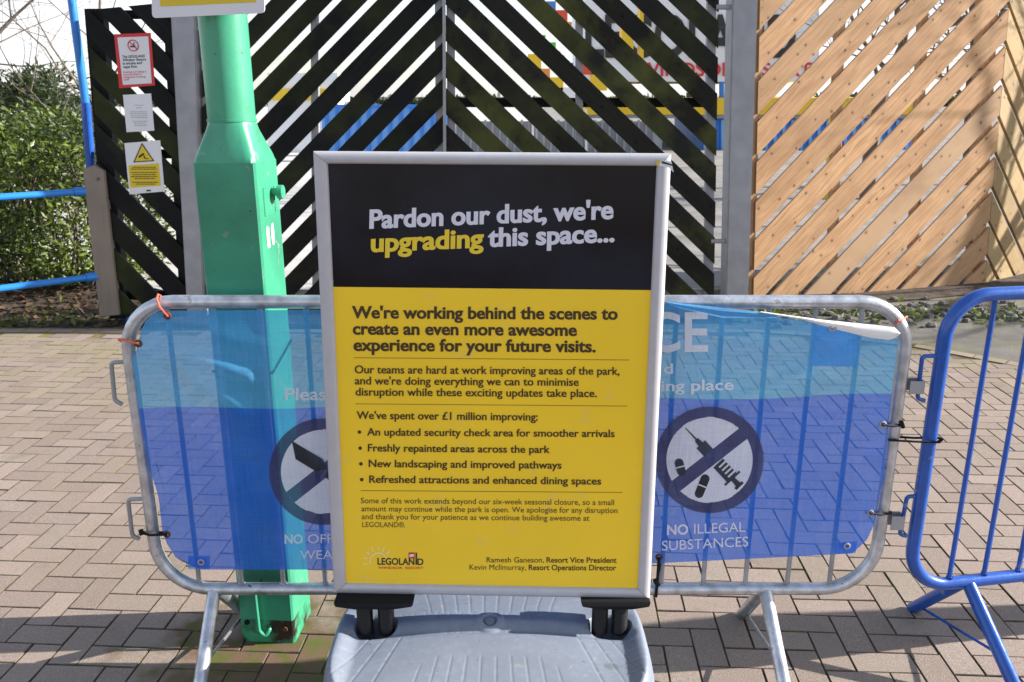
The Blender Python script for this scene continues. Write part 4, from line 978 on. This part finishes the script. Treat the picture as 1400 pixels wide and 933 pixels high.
def bare_tree(name, loc, h, seed, label, spread=.55, r0=.13, maxd=6, droop=0.):
    rd = random.Random(seed); T = thing(name, loc, label, 'tree'); tr = MB(); tw = MB(); L0 = Vector(loc)
    def grow(p, d, L, r, depth):
        pts = [p]; rs = [r]; q = p.copy(); dd = d.copy()
        for k in range(3):
            dd = (dd+Vector((rd.gauss(0, .13), rd.gauss(0, .13), rd.gauss(0.02, .1)-droop*depth*.03))).normalized(); q = q+dd*L/3; pts.append(q.copy()); rs.append(r*(1-.14*(k+1)))
        (tr if depth < 3 else tw).tube(pts, rs, 7 if depth < 2 else (5 if depth < 4 else 3), caps=False)
        if depth >= maxd: return
        for k in range(rd.choice((2, 3, 3)) if depth else 5):
            t = rd.uniform(.35, 1.) if depth else rd.uniform(.5, 1.); base = pts[1]+(pts[3]-pts[1])*max(0, (t-.33)/.67)
            a = rd.uniform(0, 6.28); side = dd.orthogonal().normalized(); side = Matrix.Rotation(a, 3, dd) @ side
            nd = (dd*(1-spread*.5)+side*spread*rd.uniform(.7, 1.3)).normalized(); grow(base, nd, L*rd.uniform(.58, .8), rs[-1]*rd.uniform(.5, .72), depth+1)
        grow(q, dd, L*.75, rs[-1]*.85, depth+1)
    grow(L0, Vector((0, 0, 1)), h*.33, r0, 0)
    tr.build('trunk', M['barkm'], T, smooth=True); tw.build('twigs', M['barkm'], T)
    return T
bare_tree('bare_tree', (-8.6, 14.5, 0), 7.5, 5, 'bare winter tree with fine tangled twigs at the far left', .8, .13, 7)
bare_tree('bare_tree', (-5.4, 11.0, 0), 5.6, 9, 'small leafless tree with thin twigs over the black fence panel', .8, .05, 5)
bare_tree('bare_tree', (6.3, 15, 0), 8, 3, 'leafless tree glimpsed through the gaps of the pine fence', .8, .15, 7)
bare_tree('bare_tree', (9.4, 17.5, 0), 8.5, 33, 'leafless tree farther right behind the corner of the pine fence', .8, .15, 7)
bare_tree('bare_tree', (8.9, 7.95, 0), 6.2, 21, 'leafless tree right of the view that shades the pine fence', .75, .17, 6)
# ================================================================== BEYOND THE GATE
YD = 26.
def slab(q, Y, th, name, m, parent): return MB().prism([at(a, b, Y) for a, b in q], (0, th, 0)).build(name, m, parent)
def rect(x0, x1, y0, y1): return [(x0, y1), (x1, y1), (x1, y0), (x0, y0)]
cont = thing('blue_hoarding', at(520, 212, YD), 'light and dark blue striped hoarding seen through the left gate leaf', 'hoarding')
slab(rect(440, 612, 146, 213), YD, .3, 'sheet', M['bblue2'], cont)
for k in range(12): slab(rect(444+14.5*k, 448+14.5*k, 143, 213), YD-.1, .08, 'rib', M['bblue'], cont)
slab(rect(440, 612, 143, 147), YD-.12, .1, 'top_rail', M['bblue'], cont)
yel = thing('yellow_kiosk', at(420, 213, YD+1), 'white kiosk with a yellow stripe seen through the left gate leaf', 'kiosk')
slab(rect(366, 462, 100, 211), YD+1.5, 2, 'wall', M['bwall'], yel); slab(rect(366, 464, 122, 137), YD+1.4, .09, 'stripe', M['byel'], yel)
gf = thing('grey_hoarding', at(700, 212, YD), 'pale grey ribbed hoarding seen through the right gate leaf', 'hoarding')
slab(rect(618, 905, 166, 214), YD, .2, 'sheet', M['bgreyc'], gf)
for k in range(28): slab(rect(622+10*k, 625+10*k, 164, 214), YD-.08, .07, 'rib', M['bgreyc'], gf)
for x in (727, 800): slab(rect(x, x+3, 150, 216), YD-.2, .1, 'post', M['white'], gf)
hall = thing('entrance_building', at(1000, 216, YD+3), 'white entrance building with black and red lettering over a yellow band beyond the gate', 'building')
YH = YD+3
slab(rect(800, 1120, -20, 112), YH, 6, 'wall', M['bwall'], hall)
slab(rect(800, 1250, 134, 157), YH-.3, 6, 'yellow_band', M['byel'], hall)
slab(rect(800, 1250, 157, 162), YH-.25, 6, 'band_trim', M['bgreyc'], hall)
slab(rect(960, 1250, 162, 214), YH, 5, 'lower_wall', M['bblue'], hall)
for k in range(24): slab(rect(962+12*k, 966+12*k, 164, 214), YH-.08, .06, 'rib', M['bblue2'], hall)
for x in (905, 985, 1090): slab(rect(x, x+5, 112, 134), YH-.1, .2, 'column', M['bblue'], hall)
hs_ = lambda x, y: at(x, y, YH-.05)
letter('LEGOLAND', (800, 77), (1088, 77), 52, hs_, M['inkblack'], hall, .03)
letter('WINDSOR RESORT', (872, 104), (1110, 104), 17, hs_, M['red'], hall, .02)
scu = thing('block_sculpture', at(770, 214, YD-2), 'colourful red, green and yellow block sculpture seen through the right gate leaf', 'sculpture')
for (x0, x1, y0, y1, mm) in ((747, 760, 2, 14, 'toy_b'), (750, 776, 14, 30, 'toy_r'), (762, 782, 30, 42, 'toy_o'), (774, 786, 40, 56, 'byel'), (728, 746, 48, 60, 'toy_g'), (738, 760, 58, 70, 'toy_g'), (754, 766, 70, 78, 'toy_o'), (760, 772, 76, 86, 'bgreyc'),
                             (764, 784, 86, 104, 'toy_b'), (722, 740, 74, 98, 'byel'), (736, 752, 94, 108, 'toy_o'), (748, 770, 106, 124, 'byel'), (766, 790, 120, 146, 'bwall'), (770, 788, 146, 162, 'toy_b'), (796, 815, 86, 102, 'toy_r'), (808, 830, 100, 124, 'byel'), (850, 866, 36, 74, 'byel'), (875, 880, 0, 90, 'byel')):
    slab(rect(x0, x1, y0, y1), YD-2, .5, 'block', M[mm], scu)
for (x, y0, y1, lab) in ((1143, 60, 152, 'short yellow pole seen through the upper gaps of the pine fence'), (1146, 176, 262, 'low yellow bollard seen through the lower gaps of the pine fence')):
    b_ = at(x, y1, 15 if y1 < 200 else 11.8); t_ = at(x, y0, b_.y)
    T = thing('yellow_pole', Vector((b_.x, b_.y, 0)), lab, 'pole'); MB().tube([Vector((b_.x, b_.y, 0)), t_], .05, 10).build('shaft', M['byel'], T, smooth=True)
    MB().tube([t_, t_+Vector((0, 0, .04))], .056, 10).build('cap', M['bgreyc'], T)
# distant tree line closes the horizon
def far_fn():
    x = random.uniform(-70, 70); h = 1.2+1.2*noise.noise(Vector((x*.12, 1, 1))); z = random.uniform(0, max(.6, h)); return Vector((x*1.8, 140+random.uniform(-2, 2), z)), random.random()
tag(leaves('far_tree_line', 9000, far_fn, .5, 1.3, M['leafdark'], wr=.6), 'dark distant belt of trees along the horizon', 'trees', kind='stuff')
